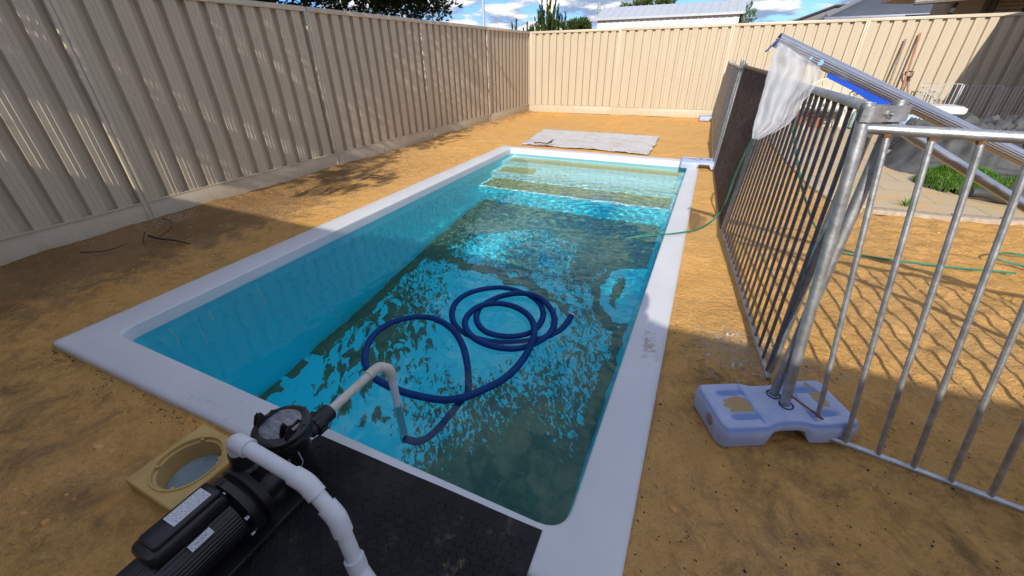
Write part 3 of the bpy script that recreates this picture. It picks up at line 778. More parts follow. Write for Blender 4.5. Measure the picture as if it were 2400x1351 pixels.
def cloth():
    m = Mat('sheer white netting'); 
    g = m.n('ShaderNodeBsdfTransparent'); tl = m.n('ShaderNodeBsdfTranslucent'); tl.inputs[0].default_value = (.85, .87, .92, 1)
    df = m.n('ShaderNodeBsdfDiffuse'); df.inputs[0].default_value = (.80, .82, .86, 1)
    m1 = m.n('ShaderNodeMixShader'); m1.inputs[0].default_value = .45; m.l(df.outputs[0], m1.inputs[1]); m.l(tl.outputs[0], m1.inputs[2])
    m2 = m.n('ShaderNodeMixShader'); m2.inputs[0].default_value = .60; m.l(g.outputs[0], m2.inputs[1]); m.l(m1.outputs[0], m2.inputs[2])
    m.l(m2.outputs[0], m.out.inputs[0]); return m.m
CL = cloth()
# hanging net: each row runs from the left outline to the right outline
rows = [((1826, 98), (1922, 158)), ((1812, 125), (1926, 172)), ((1803, 155), (1915, 200)), ((1795, 190), (1900, 222)), ((1787, 220), (1880, 244)), ((1778, 250), (1868, 270)),
        ((1770, 280), (1850, 292)), ((1764, 305), (1815, 312)), ((1763, 326), (1782, 328))]
def net_sheet(yoff, sh, seed, wob=0.020):
    mb = MB(); V = []; nC = 34; nR = 48
    for i in range(nR + 1):
        t = i / nR * (len(rows) - 1); j = min(len(rows) - 2, int(t)); f = t - j
        l = (lerp(rows[j][0][0], rows[j + 1][0][0], f), lerp(rows[j][0][1], rows[j + 1][0][1], f)); r_ = (lerp(rows[j][1][0], rows[j + 1][1][0], f), lerp(rows[j][1][1], rows[j + 1][1][1], f))
        for k in range(nC + 1):
            u_ = k / nC; u2 = lerp(sh[0], sh[1], u_)
            yy = 1.965 + yoff + wob * math.sin(u2 * 15 + 2.0 * nz(i * .09, u2 * 2, seed)) * (1 - .5 * i / nR) + .010 * nz(u2 * 4, i * .12, seed + 2)
            p0 = gy(l[0], l[1], 1.965); p1 = gy(r_[0], r_[1], 1.965); p = p0.lerp(p1, u2)
            V.append((p.x + .004 * nz(u2 * 9, i * .2, seed), yy, p.z))
    F = [(i * (nC + 1) + k, i * (nC + 1) + k + 1, (i + 1) * (nC + 1) + k + 1, (i + 1) * (nC + 1) + k) for i in range(nR) for k in range(nC)]
    mb.add(V, F); return mb
mb = net_sheet(0, (0, 1), 3); mb2 = net_sheet(.02, (0.02, .68), 7, .012); mb.add(mb2.v, mb2.f)
tag(mb.build('netting', CL, angle=180), 'sheer white mesh cloth hanging from the tip of the ribbed pole', 'cloth')

# ------------------------------------------------------------------ floating vacuum hose
K = 560 / 2364.0
def hp(x, y, z): return gz(820 + x * K, 640 + y * K, z)
S1 = [hp(x, y, z) for x, y, z in ((1110, 1330, -.22), (1150, 1270, -.16), (1172, 1180, -.125), (1174, 1060, -.11), (1160, 900, -.092), (1120, 730, -.078), (1045, 595, -.058), (945, 505, -.066), (830, 453, -.075), (700, 438, -.08), (560, 452, -.08), (420, 493, -.08), (300, 560, -.08), (210, 650, -.08), (158, 760, -.08), (150, 870, -.08), (180, 960, -.08), (250, 1045, -.08), (370, 1115, -.08), (540, 1183, -.078), (740, 1232, -.075), (930, 1257, -.075),
      (1120, 1232, -.072), (1300, 1165, -.074), (1500, 1065, -.074), (1650, 935, -.07), (1770, 760, -.05), (1824, 600, -.04), (1805, 480, -.05), (1730, 390, -.060), (1600, 325, -.066), (1440, 302, -.066), (1290, 328, -.058), (1185, 400, -.062), (1138, 490, -.066), (1172, 590, -.066), (1280, 675, -.068), (1430, 730, -.072), (1600, 752, -.078), (1740, 735, -.084),
      (1870, 680, -.080), (1985, 590, -.074), (2025, 480, -.068), (1990, 360, -.058), (1900, 262, -.054), (1780, 212, -.058), (1660, 203, -.062), (1520, 225, -.066), (1400, 272, -.078), (1305, 335, -.092), (1258, 400, -.084), (1255, 470, -.080), (1292, 540, -.080), (1370, 595, -.080), (1500, 628, -.080), (1640, 630, -.084), (1780, 598, -.088), (1870, 525, -.086), (1912, 420, -.084), (1885, 320, -.088), (1790, 240, -.092), (1640, 175, -.088), (1480, 148, -.082), (1300, 167, -.08), (1150, 217, -.08), (1052, 292, -.08), (1012, 380, -.08), (1020, 470, -.082), (1065, 550, -.094), (1150, 612, -.094), (1260, 652, -.092), (1400, 683, -.094), (1600, 692, -.096), (1800, 670, -.098), (1960, 636, -.095), (2080, 570, -.09), (2150, 490, -.078), (2192, 425, -.066))]
vh = thing('vacuum_hose', 'blue ribbed pool vacuum hose coiled and floating on the water', 'hose', tuple(S1[30]))
hpth = [gz(955, 1057, -.34), gz(990, 1058, -.30), gz(1030, 1025, -.26)] + S1
pl_ = spline(hpth, .0045)
mb = MB(); mb.tube(pl_, [.0190 + (.0016 if (i % 2) else -.0012) for i in range(len(pl_))], 12); hose = mb.build('hose_tube', BLUEH, vh, angle=180); CAUST.append(hose)
e0, e1 = Vector(S1[-1]), Vector(S1[-1]) + (Vector(S1[-1]) - Vector(S1[-2])).normalized() * .02
mb = MB(); mb.tube([e0, e0.lerp(e1, .5)], .0205, 16); mb.build('cuff', PVC, vh); mb = MB(); mb.tube([e0.lerp(e1, .5), e1], .0195, 16); mb.build('end_ring', BLACKP, vh)

# ------------------------------------------------------------------ pump and its pipes
PX, PY = -1.175, 0
pump = thing('pool_pump', 'dusty black pool pump with clear strainer lid standing on a rubber mat', 'pump', (-1.17, .3, 0.01))
# motor barrel with cooling ribs
def ribbed_barrel():
    mb = MB(); n = 150; ys = [.0, .012, .03, .285, .30]; rs = [.045, .074, .084, .086, .076]; V = []; F = []
    for y_, r_ in zip(ys, rs):
        for k in range(n):
            an = 2 * math.pi * k / n; q = r_ * (1 + (.018 if k % 3 == 0 and .02 < y_ < .3 else 0))
            V.append((-1.168 + q * math.cos(an), y_ + .02, .130 + q * math.sin(an)))
    for i in range(4):
        for k in range(n): F.append((i * n + k, i * n + (k + 1) % n, (i + 1) * n + (k + 1) % n, (i + 1) * n + k))
    F.append(tuple(range(n))); F.append(tuple(4 * n + k for k in range(n - 1, -1, -1)))
    mb.add(V, [f[::-1] for f in F]); return mb
ribbed_barrel().build('motor', BLACKP, pump, angle=28)
mb = MB(); mb.box((-1.168, .205, .232), (.105, .215, .050), bev=.016); mb.box((-1.168, .215, .262), (.078, .190, .018), bev=.008)
box = mb.build('terminal_box', BLACKP, pump, angle=40)
def lab_mat(name, W_, L_, kind):
    m = Mat(name); tcn = m.n('ShaderNodeTexCoord'); sp = m.n('ShaderNodeSeparateXYZ'); m.l(tcn.outputs['Object'], sp.inputs[0]); x = sp.outputs[0]; y = sp.outputs[1]
    rowi = m.math('FLOOR', m.math('MULTIPLY', x, 230)); cx_ = m.n('ShaderNodeCombineXYZ'); m.put(cx_.inputs[0], rowi); m.put(cx_.inputs[1], m.math('MULTIPLY', y, 210.0))
    t = m.noise(1.0, 1, .5, cx_.outputs[0]); fr = m.math('FRACT', m.math('MULTIPLY', x, 230))
    ink = m.math('MULTIPLY', m.ramp(t, .50, .54), m.ramp(fr, .35, .45))
    if kind == 'bar':
        cb = m.n('ShaderNodeCombineXYZ'); m.put(cb.inputs[1], m.math('MULTIPLY', y, 520.0)); bn = m.ramp(m.noise(1.0, 0, .5, cb.outputs[0]), .47, .53)
        inb = m.math('MULTIPLY', m.math('LESS_THAN', m.math('ABSOLUTE', x), W_ * .17), m.math('LESS_THAN', m.math('ABSOLUTE', y), L_ * .30))
        ink = m.math('MAXIMUM', m.math('MULTIPLY', ink, m.math('SUBTRACT', 1, inb)), m.math('MULTIPLY', bn, inb))
    e = m.math('MULTIPLY', m.math('LESS_THAN', m.math('ABSOLUTE', x), W_ * .44), m.math('LESS_THAN', m.math('ABSOLUTE', y), L_ * .46))
    return m.set(m.mix(m.math('MULTIPLY', m.math('MULTIPLY', ink, e), .75), (.62, .63, .68), (.08, .08, .10)), .4)
def label_plate(W_, L_, c, rot, kind, name):
    mb = MB(); mb.box((0, 0, 0), (W_, L_, .0012), bev=.0005); o = mb.build('rating_label', lab_mat(name, W_, L_, kind), None, smooth=False)
    o.parent = pump; M = Matrix.Translation(Vector(c) - Vector(pump.location)) @ rot.to_4x4(); o.location = M.to_translation(); o.rotation_euler = M.to_euler(); return o
label_plate(.052, .105, (-1.168, .235, .2722), Matrix.Identity(3), 'text', 'rating label paper')
label_plate(.022, .062, (-1.168 + .0655, .205, .130 + .0705), Matrix.Rotation(R(43), 3, 'Y'), 'bar', 'barcode label paper')
# flange, volute, wet end
mb = MB(); mb.lathe([(.095, 0), (.112, .006), (.112, .03), (.100, .045), (.112, .05), (.112, .075), (.07, .085)], (-1.168, .315, .135), (0, 1, 0), 40)
mb.build('seal_plate', BLACKP, pump, angle=30)
mb = MB()
for k in range(6):
    an = k * math.pi / 3 + .3; mb.lathe([(.006, 0), (.006, .012)], (-1.168 + .103 * math.cos(an), .305, .135 + .103 * math.sin(an)), (0, 1, 0), 6)
mb.build('flange_bolt', GALV, pump)
# strainer pot
mb = MB(); sc_ = (-1.172, .555, 0)
mb.lathe([(.050, .012), (.062, .02), (.066, .12), (.072, .20), (.090, .222), (.095, .232), (.095, .252), (.088, .262)], sc_, n=40); mb.lathe([(.05, 0), (.06, .05), (.055, .10)], (-1.171, .37, .115), (0, 1, 0), 24)
mb.build('strainer_pot', BLACKP, pump, angle=35)
lid = MB(); lid.lathe([(.088, .250), (.098, .262), (.096, .278), (.084, .287), (.070, .289)], sc_, n=44, capb=False, capt=False)
for s_ in (-1, 1):                                             # the two ear shaped handles
    for q in (-1, 1):
        V = []; pr = [(-.050, .272), (-.042, .305), (-.030, .330), (-.018, .336), (-.010, .310), (.008, .298), (.030, .304), (.042, .288), (.050, .270)]
        bx = sc_[0] + s_ * .068
        for t_ in (-.003, .003):
            for u_, z in pr: V.append((bx + s_ * q * .011 + t_, sc_[1] + .03 * q * 0 + u_, z - (.012 if q > 0 else 0)))
        m_ = len(pr); F = [tuple(range(m_)), tuple(range(2 * m_ - 1, m_ - 1, -1))] + [(i, m_ + i, m_ + (i + 1) % m_, (i + 1) % m_) for i in range(m_)]
        lid.add(V, F)
lido = lid.build('lid_ring', BLACKP, pump, angle=35)
lw = Mat('scratched clear lid'); lw.set(lw.mix(lw.ramp(lw.noise(30, 6, .75, lw.pos((1, 3, 1))), .35, .7), (.14, .14, .16), (.30, .30, .33)), .22, 0, lw.bump(lw.noise(150, 3), .2, .001))
mb = MB(); mb.lathe([(.075, .280), (.066, .290), (.045, .296), (.02, .299), (.001, .2995)], sc_, n=36, capb=True, capt=True); mb.build('clear_lid', lw.m, lido, angle=60)
mb = MB(); mb.tube([(-1.10, .50, .20), (-1.085, .495, .165), (-1.075, .515, .150), (-1.078, .53, .165), (-1.095, .535, .20)], .0018, 6); mb.build('wire_clip', GALV, pump)
# unions
mb = MB(); mb.lathe([(.036, .0), (.036, .02), (.044, .022), (.045, .055), (.036, .06), (.036, .105), (.032, .11)], (-1.172, .635, .165), (0, 1, 0), 24)
for k in range(12):
    an = k * math.pi / 6; mb.box((-1.172 + .0455 * math.cos(an), .675, .165 + .0455 * math.sin(an)), (.006, .03, .006), rot=Matrix.Rotation(-an, 3, 'Y'))
mb.build('suction_union', BLACKP, pump, angle=30)
mb = MB(); mb.lathe([(.040, .16), (.046, .19), (.050, .205), (.050, .235), (.040, .245), (.036, .285), (.034, .30)], (-1.185, .415, 0), n=24)
for k in range(12):
    an = k * math.pi / 6; mb.box((-1.185 + .050 * math.cos(an), .415 + .050 * math.sin(an), .22), (.006, .006, .026), rz=an)
mb.build('discharge_union', BLACKP, pump, angle=30)
mb = MB(); mb.box((-1.15, .30, .012), (.15, .50, .020), bev=.006); mb.build('pump_base', BLACKP, pump)

def elbow(mb, pts, r, rc):
    P = spline(pts, .006); mb.tube(P, rc, 24)
sp_ = thing('suction_pipe', 'weathered white suction pipe bending down from the pump into the water', 'pipe', (-1.172, .74, .165))
mb = MB(); mb.tube([(-1.172, .735, .165), (-1.170, .86, .168), (-1.168, .985, .171)], .0188, 24); mb.build('pipe', PVC_OLD, sp_)
E1 = [(-1.168, .965, .171), (-1.168, 1.0, .172), (-1.165, 1.022, .168), (-1.156, 1.034, .150)]
mb = MB(); mb.tube(spline([(-1.168, .962, .171), (-1.1675, 1.000, .1725), (-1.163, 1.030, .170), (-1.150, 1.047, .158)], .004), .0235, 26)
E1o = mb.build('elbow', PVC_OLD, sp_)
mb = MB(); mb.tube(spline([(-1.151, 1.046, .160), (-1.142, 1.056, .148), (-1.136, 1.062, .128), (-1.134, 1.063, .085)], .004), .0238, 26); mb.build('elbow', PVC_OLD, sp_)
mb = MB(); mb.tube([(-1.134, 1.063, .10), (-1.133, 1.062, -.08), (-1.132, 1.061, -.20), (-1.130, 1.059, -.42)], .0188, 24); pp = mb.build('pipe', PVC, sp_); CAUST.append(pp)
mb = MB(); mb.tube([(-1.130, 1.059, -.40), (-1.130, 1.058, -.47)], .0228, 24); pp2 = mb.build('socket', PVC, sp_); CAUST.append(pp2)
rp = thing('return_pipe', 'clean white return pipe bending over the mat from the pump outlet', 'pipe', (-1.185, .415, .30))
rA, rB, rC, rD, rE = Vector((-1.182, .418, .345)), Vector((-.885, .420, .305)), Vector((-.775, .408, .222)), Vector((-.727, .385, .095)), Vector((-.712, .372, .015))
def seg(a_, b_, f0, f1): return [a_.lerp(b_, f0), a_.lerp(b_, f1)]
mb = MB(); mb.tube(seg(rA, rB, 0.05, .98), .0232, 28); mb.build('pipe', PVC, rp)
mb = MB(); mb.tube(spline([(-1.184, .416, .268), (-1.185, .416, .315), (-1.172, .417, .343), (-1.125, .4185, .3375)], .005), .0290, 28); mb.tube(seg(rA, rB, .17, .195), .0302, 28); mb.build('elbow', PVC, rp, angle=50)
mb = MB(); d1 = (rB - rA).normalized(); d2 = (rC - rB).normalized(); d3 = (rD - rC).normalized()
mb.tube(spline([rB - d1 * .050, rB - d1 * .012, rB + d2 * .012, rB + d2 * .050], .004), .0288, 28); mb.build('elbow', PVC, rp, angle=50)
mb = MB(); mb.tube([rB + d2 * .03, rC - d2 * .03], .0232, 28); mb.build('pipe', PVC, rp)
mb = MB(); mb.tube(spline([rC - d2 * .048, rC - d2 * .012, rC + d3 * .012, rC + d3 * .052], .004), .0288, 28); mb.build('elbow', PVC, rp, angle=50)
mb = MB(); mb.tube([rC + d3 * .03, rD + d3 * .03], .0232, 28); mb.build('pipe', PVC, rp)
d4 = Vector((.75, -.15, -.62)).normalized()
mb = MB(); mb.tube([rD + d3 * .008, rD + d3 * .045], .0300, 28); mb.tube(spline([rD + d3 * .012, rD + d3 * .05, rD + d3 * .06 + d4 * .03, rD + d3 * .06 + d4 * .075], .005), .0280, 28); mb.build('elbow', PVC, rp, angle=50)
mb = MB(); q = rD + d3 * .06 + d4 * .075; mb.tube([q - d4 * .01, q + Vector((.02, -.01, -.012)), q + Vector((.09, -.06, -.016))], .0232, 20); mb.build('pipe', PVC, rp)

# ------------------------------------------------------------------ rubber mat
mat_o = thing('rubber_mat', 'black diamond tread rubber mat lying under the pump', 'mat', (-.8, .3, 0))
MC = [Vector((-1.262, .722, 0)), Vector((-.247, .739, 0)), Vector((-.205, -.65, 0)), Vector((-1.56, -.62, 0))]
def mp_(u_, v_): 
    p = MC[0].lerp(MC[1], u_).lerp(MC[3].lerp(MC[2], u_), v_)
    z = lerp(.0055, -.008, sstep(.60, .50, p.y)); z += .003 * nz(p.x * 3, p.y * 3, 31) * sstep(.5, .3, p.y)
    return Vector((p.x, p.y + .004 * nz(p.x * 4, 1) * (v_ < .01), z))
mb = MB(); NU, NV = 40, 50
V = [mp_(i / NU, j / NV) for j in range(NV + 1) for i in range(NU + 1)]; V += [v - Vector((0, 0, .005)) for v in V]
m1 = (NU + 1) * (NV + 1)
F = [(j * (NU + 1) + i, (j + 1) * (NU + 1) + i, (j + 1) * (NU + 1) + i + 1, j * (NU + 1) + i + 1) for j in range(NV) for i in range(NU)]
rim = [i for i in range(NU + 1)] + [j * (NU + 1) + NU for j in range(1, NV + 1)] + [NV * (NU + 1) + i for i in range(NU - 1, -1, -1)] + [j * (NU + 1) for j in range(NV - 1, 0, -1)]
F += [(rim[k], rim[(k + 1) % len(rim)], m1 + rim[(k + 1) % len(rim)], m1 + rim[k]) for k in range(len(rim))]
mb.add(V, F)
sheet = mb.build('rubber_sheet', RUBBER, mat_o, angle=50)
mb = MB(); L_ = .0135; idx = 0
for j in range(-2, 66):
    for i in range(-2, 58):
        x = -1.55 + i * .0245; y = -.62 + j * .0245
        u_ = (x - lerp(-1.56, -1.262, (y + .62) / 1.34)) / (lerp(1.355, 1.015, (y + .62) / 1.34)); v_ = 1 - (y + .62) / 1.35
        if not (.025 < u_ < .975 and .03 < v_ < .98): continue
        if y < -.15: continue
        z = mp_(u_, v_).z + .0004; an = R(40) if (i + j) % 2 else R(-50)
        cx_, sx_ = math.cos(an), math.sin(an); P = []
        for a_, b_, h_ in ((-L_, 0, 0), (-L_ * .4, -.0032, 0), (L_ * .4, -.0032, 0), (L_, 0, 0), (L_ * .4, .0032, 0), (-L_ * .4, .0032, 0), (-L_ * .45, 0, .0022), (L_ * .45, 0, .0022)):
            P.append((x + a_ * cx_ - b_ * sx_, y + a_ * sx_ + b_ * cx_, z + h_))
        mb.add(P, [(0, 1, 6), (1, 2, 7, 6), (2, 3, 7), (3, 4, 7), (4, 5, 6, 7), (5, 0, 6)])
tread = mb.build('tread_pattern', RUBBER, mat_o, smooth=False)
for o in (sheet, tread):
    at_ = o.data.attributes.new('dust', 'FLOAT', 'POINT')
    at_.data.foreach_set('value', [min(1, math.exp(-(((v.co.x + .50 - (v.co.y - .5) * .35) / .05) ** 2 + ((v.co.y - .50) / .20) ** 2)) + .15) for v in o.data.vertices])

# ------------------------------------------------------------------ skimmer
BEIGE = simple('tan plastic', (.52, .34, .12), .5, 0, .12, 9, .1)
sk = thing('skimmer_collar', 'square tan skimmer collar with a round opening beside the pump', 'skimmer', (SKX, SKY, .02))
mb = MB(); n = 48; hs = .148; zt = .022; rh = .108; V = []; F = []
def sq(an, h_): 
    c_, s_ = math.cos(an), math.sin(an); k = h_ / max(abs(c_), abs(s_)); return (SKX + c_ * k, SKY + s_ * k)
lay = [(lambda an: sq(an, hs), -.03), (lambda an: sq(an, hs), zt - .004), (lambda an: sq(an, hs - .004), zt), (lambda an: (SKX + math.cos(an) * .128, SKY + math.sin(an) * .128), zt), (lambda an: (SKX + math.cos(an) * .125, SKY + math.sin(an) * .125), zt + .006),
       (lambda an: (SKX + math.cos(an) * .119, SKY + math.sin(an) * .119), zt + .006), (lambda an: (SKX + math.cos(an) * .117, SKY + math.sin(an) * .117), zt - .008), (lambda an: (SKX + math.cos(an) * rh, SKY + math.sin(an) * rh), zt - .010), (lambda an: (SKX + math.cos(an) * .103, SKY + math.sin(an) * .103), -.10)]
for fn, z in lay:
    for k in range(n): 
        p = fn(2 * math.pi * (k + .5) / n) if fn is not lay[0][0] and fn is not lay[1][0] and fn is not lay[2][0] else fn(2 * math.pi * k / n)
        V.append((p[0], p[1], z))
for i in range(len(lay) - 1):
    for k in range(n): F.append((i * n + k, i * n + (k + 1) % n, (i + 1) * n + (k + 1) % n, (i + 1) * n + k))
mb.add(V, F); mb.build('collar', BEIGE, sk, angle=30)
mb = MB()
for k in range(4):
    an = k * math.pi / 2 + .6; mb.box((SKX + .113 * math.cos(an), SKY + .113 * math.sin(an), zt - .002), (.012, .012, .010), rz=an)
mb.build('lug', BEIGE, sk)
mb = MB(); mb.lathe([(.102, -.09), (.100, -.17), (.095, -.26)], (SKX, SKY, 0), n=40, capb=False, capt=False)
mb.lathe([(.095, -.262), (.095, -.26)], (SKX, SKY, 0), n=40); mb.build('skimmer_well', simple('grey dirty well', (.28, .31, .33), .5, 0, .3, 12), sk, angle=60)
skw = Mat('skimmer water'); skw.set(skw.mix(skw.ramp(skw.noise(8, 4), .4, .65), (.20, .27, .30), (.30, .37, .40)), .06, 0, skw.bump(skw.noise(6, 2), .05, .01))
mb = MB(); mb.lathe([(.1022, -.066), (.1022, -.063)], (SKX, SKY, 0), n=40); mb.build('water_inside', skw.m, sk, angle=30)

# ------------------------------------------------------------------ green hose
gh = [gz(1425, 565, -.13), gz(1455, 560, -.10), gz(1500, 555, -.07), gz(1545, 551, -.02), gz(1568, 549, .012), gz(1600, 545, .012), gz(1640, 535, .012), gz(1668, 518, .03), gy(1692, 492, 4.10), gy(1708, 455, 3.98), gy(1722, 415, 3.82), gy(1742, 370, 3.6), gy(1765, 325, 3.4), gy(1790, 285, 3.25), gy(1815, 240, 3.15), gy(1838, 205, 3.08),
      gy(1852, 188, 3.02), gy(1856, 210, 2.98), gy(1856, 260, 2.98), gy(1862, 330, 3.0), gy(1872, 400, 3.08), gy(1885, 460, 3.2), gz(1905, 520, .16), gz(1930, 560, .03), gz(1965, 588, .0), gz(2050, 604, -.005), gz(2150, 617, -.005), gz(2250, 629, -.005), gz(2330, 636, -.015), gz(2380, 641, -.02)]
mb = MB(); mb.tube(spline(gh, .03), .0075, 10); o = mb.build('garden_hose', GREENH, angle=180, origin=gh[10]); CAUST.append(o)
tag(o, 'green garden hose running from the pool over the fence panels to the sand', 'hose')
gc = [gz(2480, 650, 0), gz(2440, 640, 0), gz(2390, 622, .0), gz(2350, 612, .01), gz(2328, 602, .02), gz(2334, 594, .02), gz(2365, 594, .005), gz(2400, 599, .0), gz(2450, 607, 0), gz(2520, 640, 0)]
mb = MB(); mb.tube(spline(gc, .03), .0075, 10); tag(mb.build('garden_hose', GREENH, angle=180, origin=gc[4]), 'green hose loop lying on the sand at the right edge', 'hose')

# ------------------------------------------------------------------ plastic sheet beyond the pool
bw = Mat('dusty bubble wrap'); bv = bw.voro(42); 
bw.set(bw.mix(bw.ramp(bw.noise(2.5, 6, .7), .45, .75), (.62, .62, .64), (.52, .42, .30)), .4, 0, bw.bump(bw.ramp(bv, .0, .6, 1, 0), 1.0, .012), Specular_IOR_Level=.5)
sh = [gz(1275, 302), gz(1547, 319), gz(1520, 362), gz(1222, 337)]
mb = MB(); N1, N2 = 70, 46; V = []
for j in range(N2 + 1):
    for i in range(N1 + 1):
        p = sh[0].lerp(sh[1], i / N1).lerp(sh[3].lerp(sh[2], i / N1), j / N2)
        e = min(i, N1 - i, j, N2 - j) / 6
        edge = Vector((nz(i * .25, j * .25, 3), nz(i * .25, j * .25, 5), 0)) * .03 * max(0, 1 - e)
        z = ground_z(p.x, p.y) + .022 + .010 * abs(nz(p.x * 5, p.y * 5, 8)) + .012 * max(0, 1 - e) * abs(nz(i * .3, j * .3, 9)) + .02 * math.exp(-((p.y - sh[0].y + .25) / .12) ** 2) * abs(nz(p.x * 6, 2))
        V.append((p.x + edge.x, p.y + edge.y, z))
F = [(j * (N1 + 1) + i, (j + 1) * (N1 + 1) + i, (j + 1) * (N1 + 1) + i + 1, j * (N1 + 1) + i + 1) for j in range(N2) for i in range(N1)]
mb.add(V, F); bs = mb.build('bubble_wrap', bw.m, angle=180, origin=(-2, 8, 0)); tag(bs, 'dusty sheet of bubble wrap lying flat on the sand beyond the pool', 'plastic sheet')
so = bs.modifiers.new('thickness', 'SOLIDIFY'); so.thickness = .003
WOOD = simple('grey brown wood', (.16, .10, .06), .8, 0, .35, 30, .3)
sa, sb, sc2, sd2 = gz(1252, 335, .03), gz(1282, 337, .045), gz(1298, 331, .05), gz(1290, 340, .05)
mb = MB(); mb.tube(spline([sa, sa.lerp(sb, .5) + Vector((0, 0, .01)), sb, gz(1296, 329, .09)], .03), .012, 8); mb.add([gz(1281, 337, .06), gz(1292, 336, .05), gz(1298, 326, .09), gz(1290, 331, .10)], [(0, 1, 2, 3)])
tag(mb.build('bark_strip', WOOD, origin=sa), 'dry strip of bark lying on the bubble wrap', 'bark')

# ------------------------------------------------------------------ twigs and litter
DARKW = simple('dark twig', (.045, .032, .022), .85, 0, .3, 40, .3)
def twig(pts, r, label, cat='twig'):
    mb = MB(); P = [gz(*p) for p in pts[0]]; q = spline(P, .02); mb.tube(q, [r * (1 - .6 * i / len(q)) for i in range(len(q))], 7)
    for br in pts[1:]:
        P2 = [gz(*p) for p in br]; q = spline(P2, .02); mb.tube(q, [r * .55 * (1 - .6 * i / len(q)) for i in range(len(q))], 6)
    return tag(mb.build('twig', DARKW, origin=P[0]), label, cat)
twig([[(348, 553, .02), (375, 560, .025), (410, 564, .02), (446, 572, .02)], [(382, 512, .02), (402, 520, .07), (400, 535, .08), (385, 548, .05), (372, 556, .03)], [(340, 545, .03), (336, 560, .02), (338, 576, .01)]], .011, 'dark forked twig on the sand by the second fence post')
twig([[(190, 592, .01), (235, 590, .015), (268, 583, .02), (300, 570, .02)]], .006, 'thin curved root along the foot of the shaded fence')
twig([[(866, 411, .01), (882, 411, .03), (905, 417, .02)]], .008, 'short pale stick on sunlit sand near the pool edge')
twig([[(755, 417, .01), (765, 421, .03), (775, 425, .02)], [(800, 395, .02), (812, 400, .06), (820, 396, .03)]], .007, 'small broken sticks at the foot of the third fence post')
litter = MB(); rnd = random.Random(5)
clod = MB()
for i in range(900):
    t_ = rnd.random()
    if t_ < .5: x, y = rnd.uniform(.1, 2.2), rnd.uniform(.3, 4.9)
    elif t_ < .8: x, y = rnd.uniform(-4.9, -3.5), rnd.uniform(0, 6.5)
    else: x, y = rnd.uniform(-3.2, -1.85), rnd.uniform(-.1, .5)
    if pool_dist(x, y) < .02 or in_pool(x, y, 0) or (abs(x - SKX) < .22 and abs(y - SKY) < .22): continue
    if nz(x * 2.1, y * 2.1, 61) < 0: continue
    s_ = rnd.uniform(.004, .010) * (1.8 if rnd.random() < .12 else 1); z = ground_z(x, y); k = 6; a0 = rnd.random() * 6
    V = [(x + math.cos(a0 + 1.047 * q) * s_ * rnd.uniform(.75, 1.15), y + math.sin(a0 + 1.047 * q) * s_ * rnd.uniform(.7, 1.1), z - .003) for q in range(k)]
    V += [(x + math.cos(a0 + 1.047 * q) * s_ * .6, y + math.sin(a0 + 1.047 * q) * s_ * .6, z + s_ * rnd.uniform(.25, .55)) for q in range(k)]
    clod.add(V, [(q, (q + 1) % k, k + (q + 1) % k, k + q) for q in range(k)] + [tuple(k + q for q in range(k))])
cl_ = clod.build('sand_clods', SAND, angle=60); tag(cl_, 'small loose clods of sand on the trodden ground', kind='stuff')
def bit(x, y, s_):
    z = ground_z(x, y); V = []; k = rnd.randint(4, 6)
    a0 = rnd.random() * 6; el = rnd.uniform(.35, 1)
    for i in range(k):
        an = a0 + 2 * math.pi * i / k; rr = s_ * rnd.uniform(.6, 1.1); X = math.cos(an) * rr; Y = math.sin(an) * rr * el
        V.append((x + X * math.cos(a0) - Y * math.sin(a0), y + X * math.sin(a0) + Y * math.cos(a0), z - .001 + rnd.uniform(-.001, .003)))
    V.append((x, y, z + s_ * rnd.uniform(.3, .7))); litter.add(V, [(i, (i + 1) % k, k) for i in range(k)])
c_n = 0
while c_n < 2300:
    t_ = rnd.random()
    if t_ < .45: x, y = rnd.uniform(.05, 2.2), rnd.uniform(.3, 2.4)
    elif t_ < .75: x, y = rnd.uniform(-4.9, -3.4), rnd.uniform(0, 6.8)
    elif t_ < .85: x, y = rnd.uniform(-3.2, -.2), rnd.uniform(.45, .55)
    else: x, y = rnd.uniform(-4.8, 2.5), rnd.uniform(2, 11.5)
    if (pool_dist(x, y) < .01 or in_pool(x, y, 0)) or (abs(x - SKX) < .2 and abs(y - SKY) < .2) or (x > 1.2 and y > 5.1): continue
    if nz(x * 2.4, y * 2.4, 41) < -.05 and rnd.random() < .8: continue
    bit(x, y, rnd.uniform(.0022, .0062) * (1.7 if rnd.random() < .07 else 1) * (1 + .25 * max(0, y - 3))); c_n += 1
for i in range(130):                                           # crumbs caught along the coping edge
    t_ = rnd.random(); x = lerp(OUT[0][0], OUT[1][0], t_); 
    if rnd.random() < .55: bit(x * .9 - .3, .57 - rnd.uniform(.008, .03), rnd.uniform(.004, .010))
    else: bit(.012 + rnd.uniform(.005, .03) + .02, rnd.uniform(.6, 3.0), rnd.uniform(.003, .008))
lt = litter.build('ground_litter', simple('charcoal litter', (.035, .028, .022), .85, 0, .4, 90), smooth=False); tag(lt, kind='stuff')
lt['label'] = 'dark bark crumbs and small stones scattered over the sand'
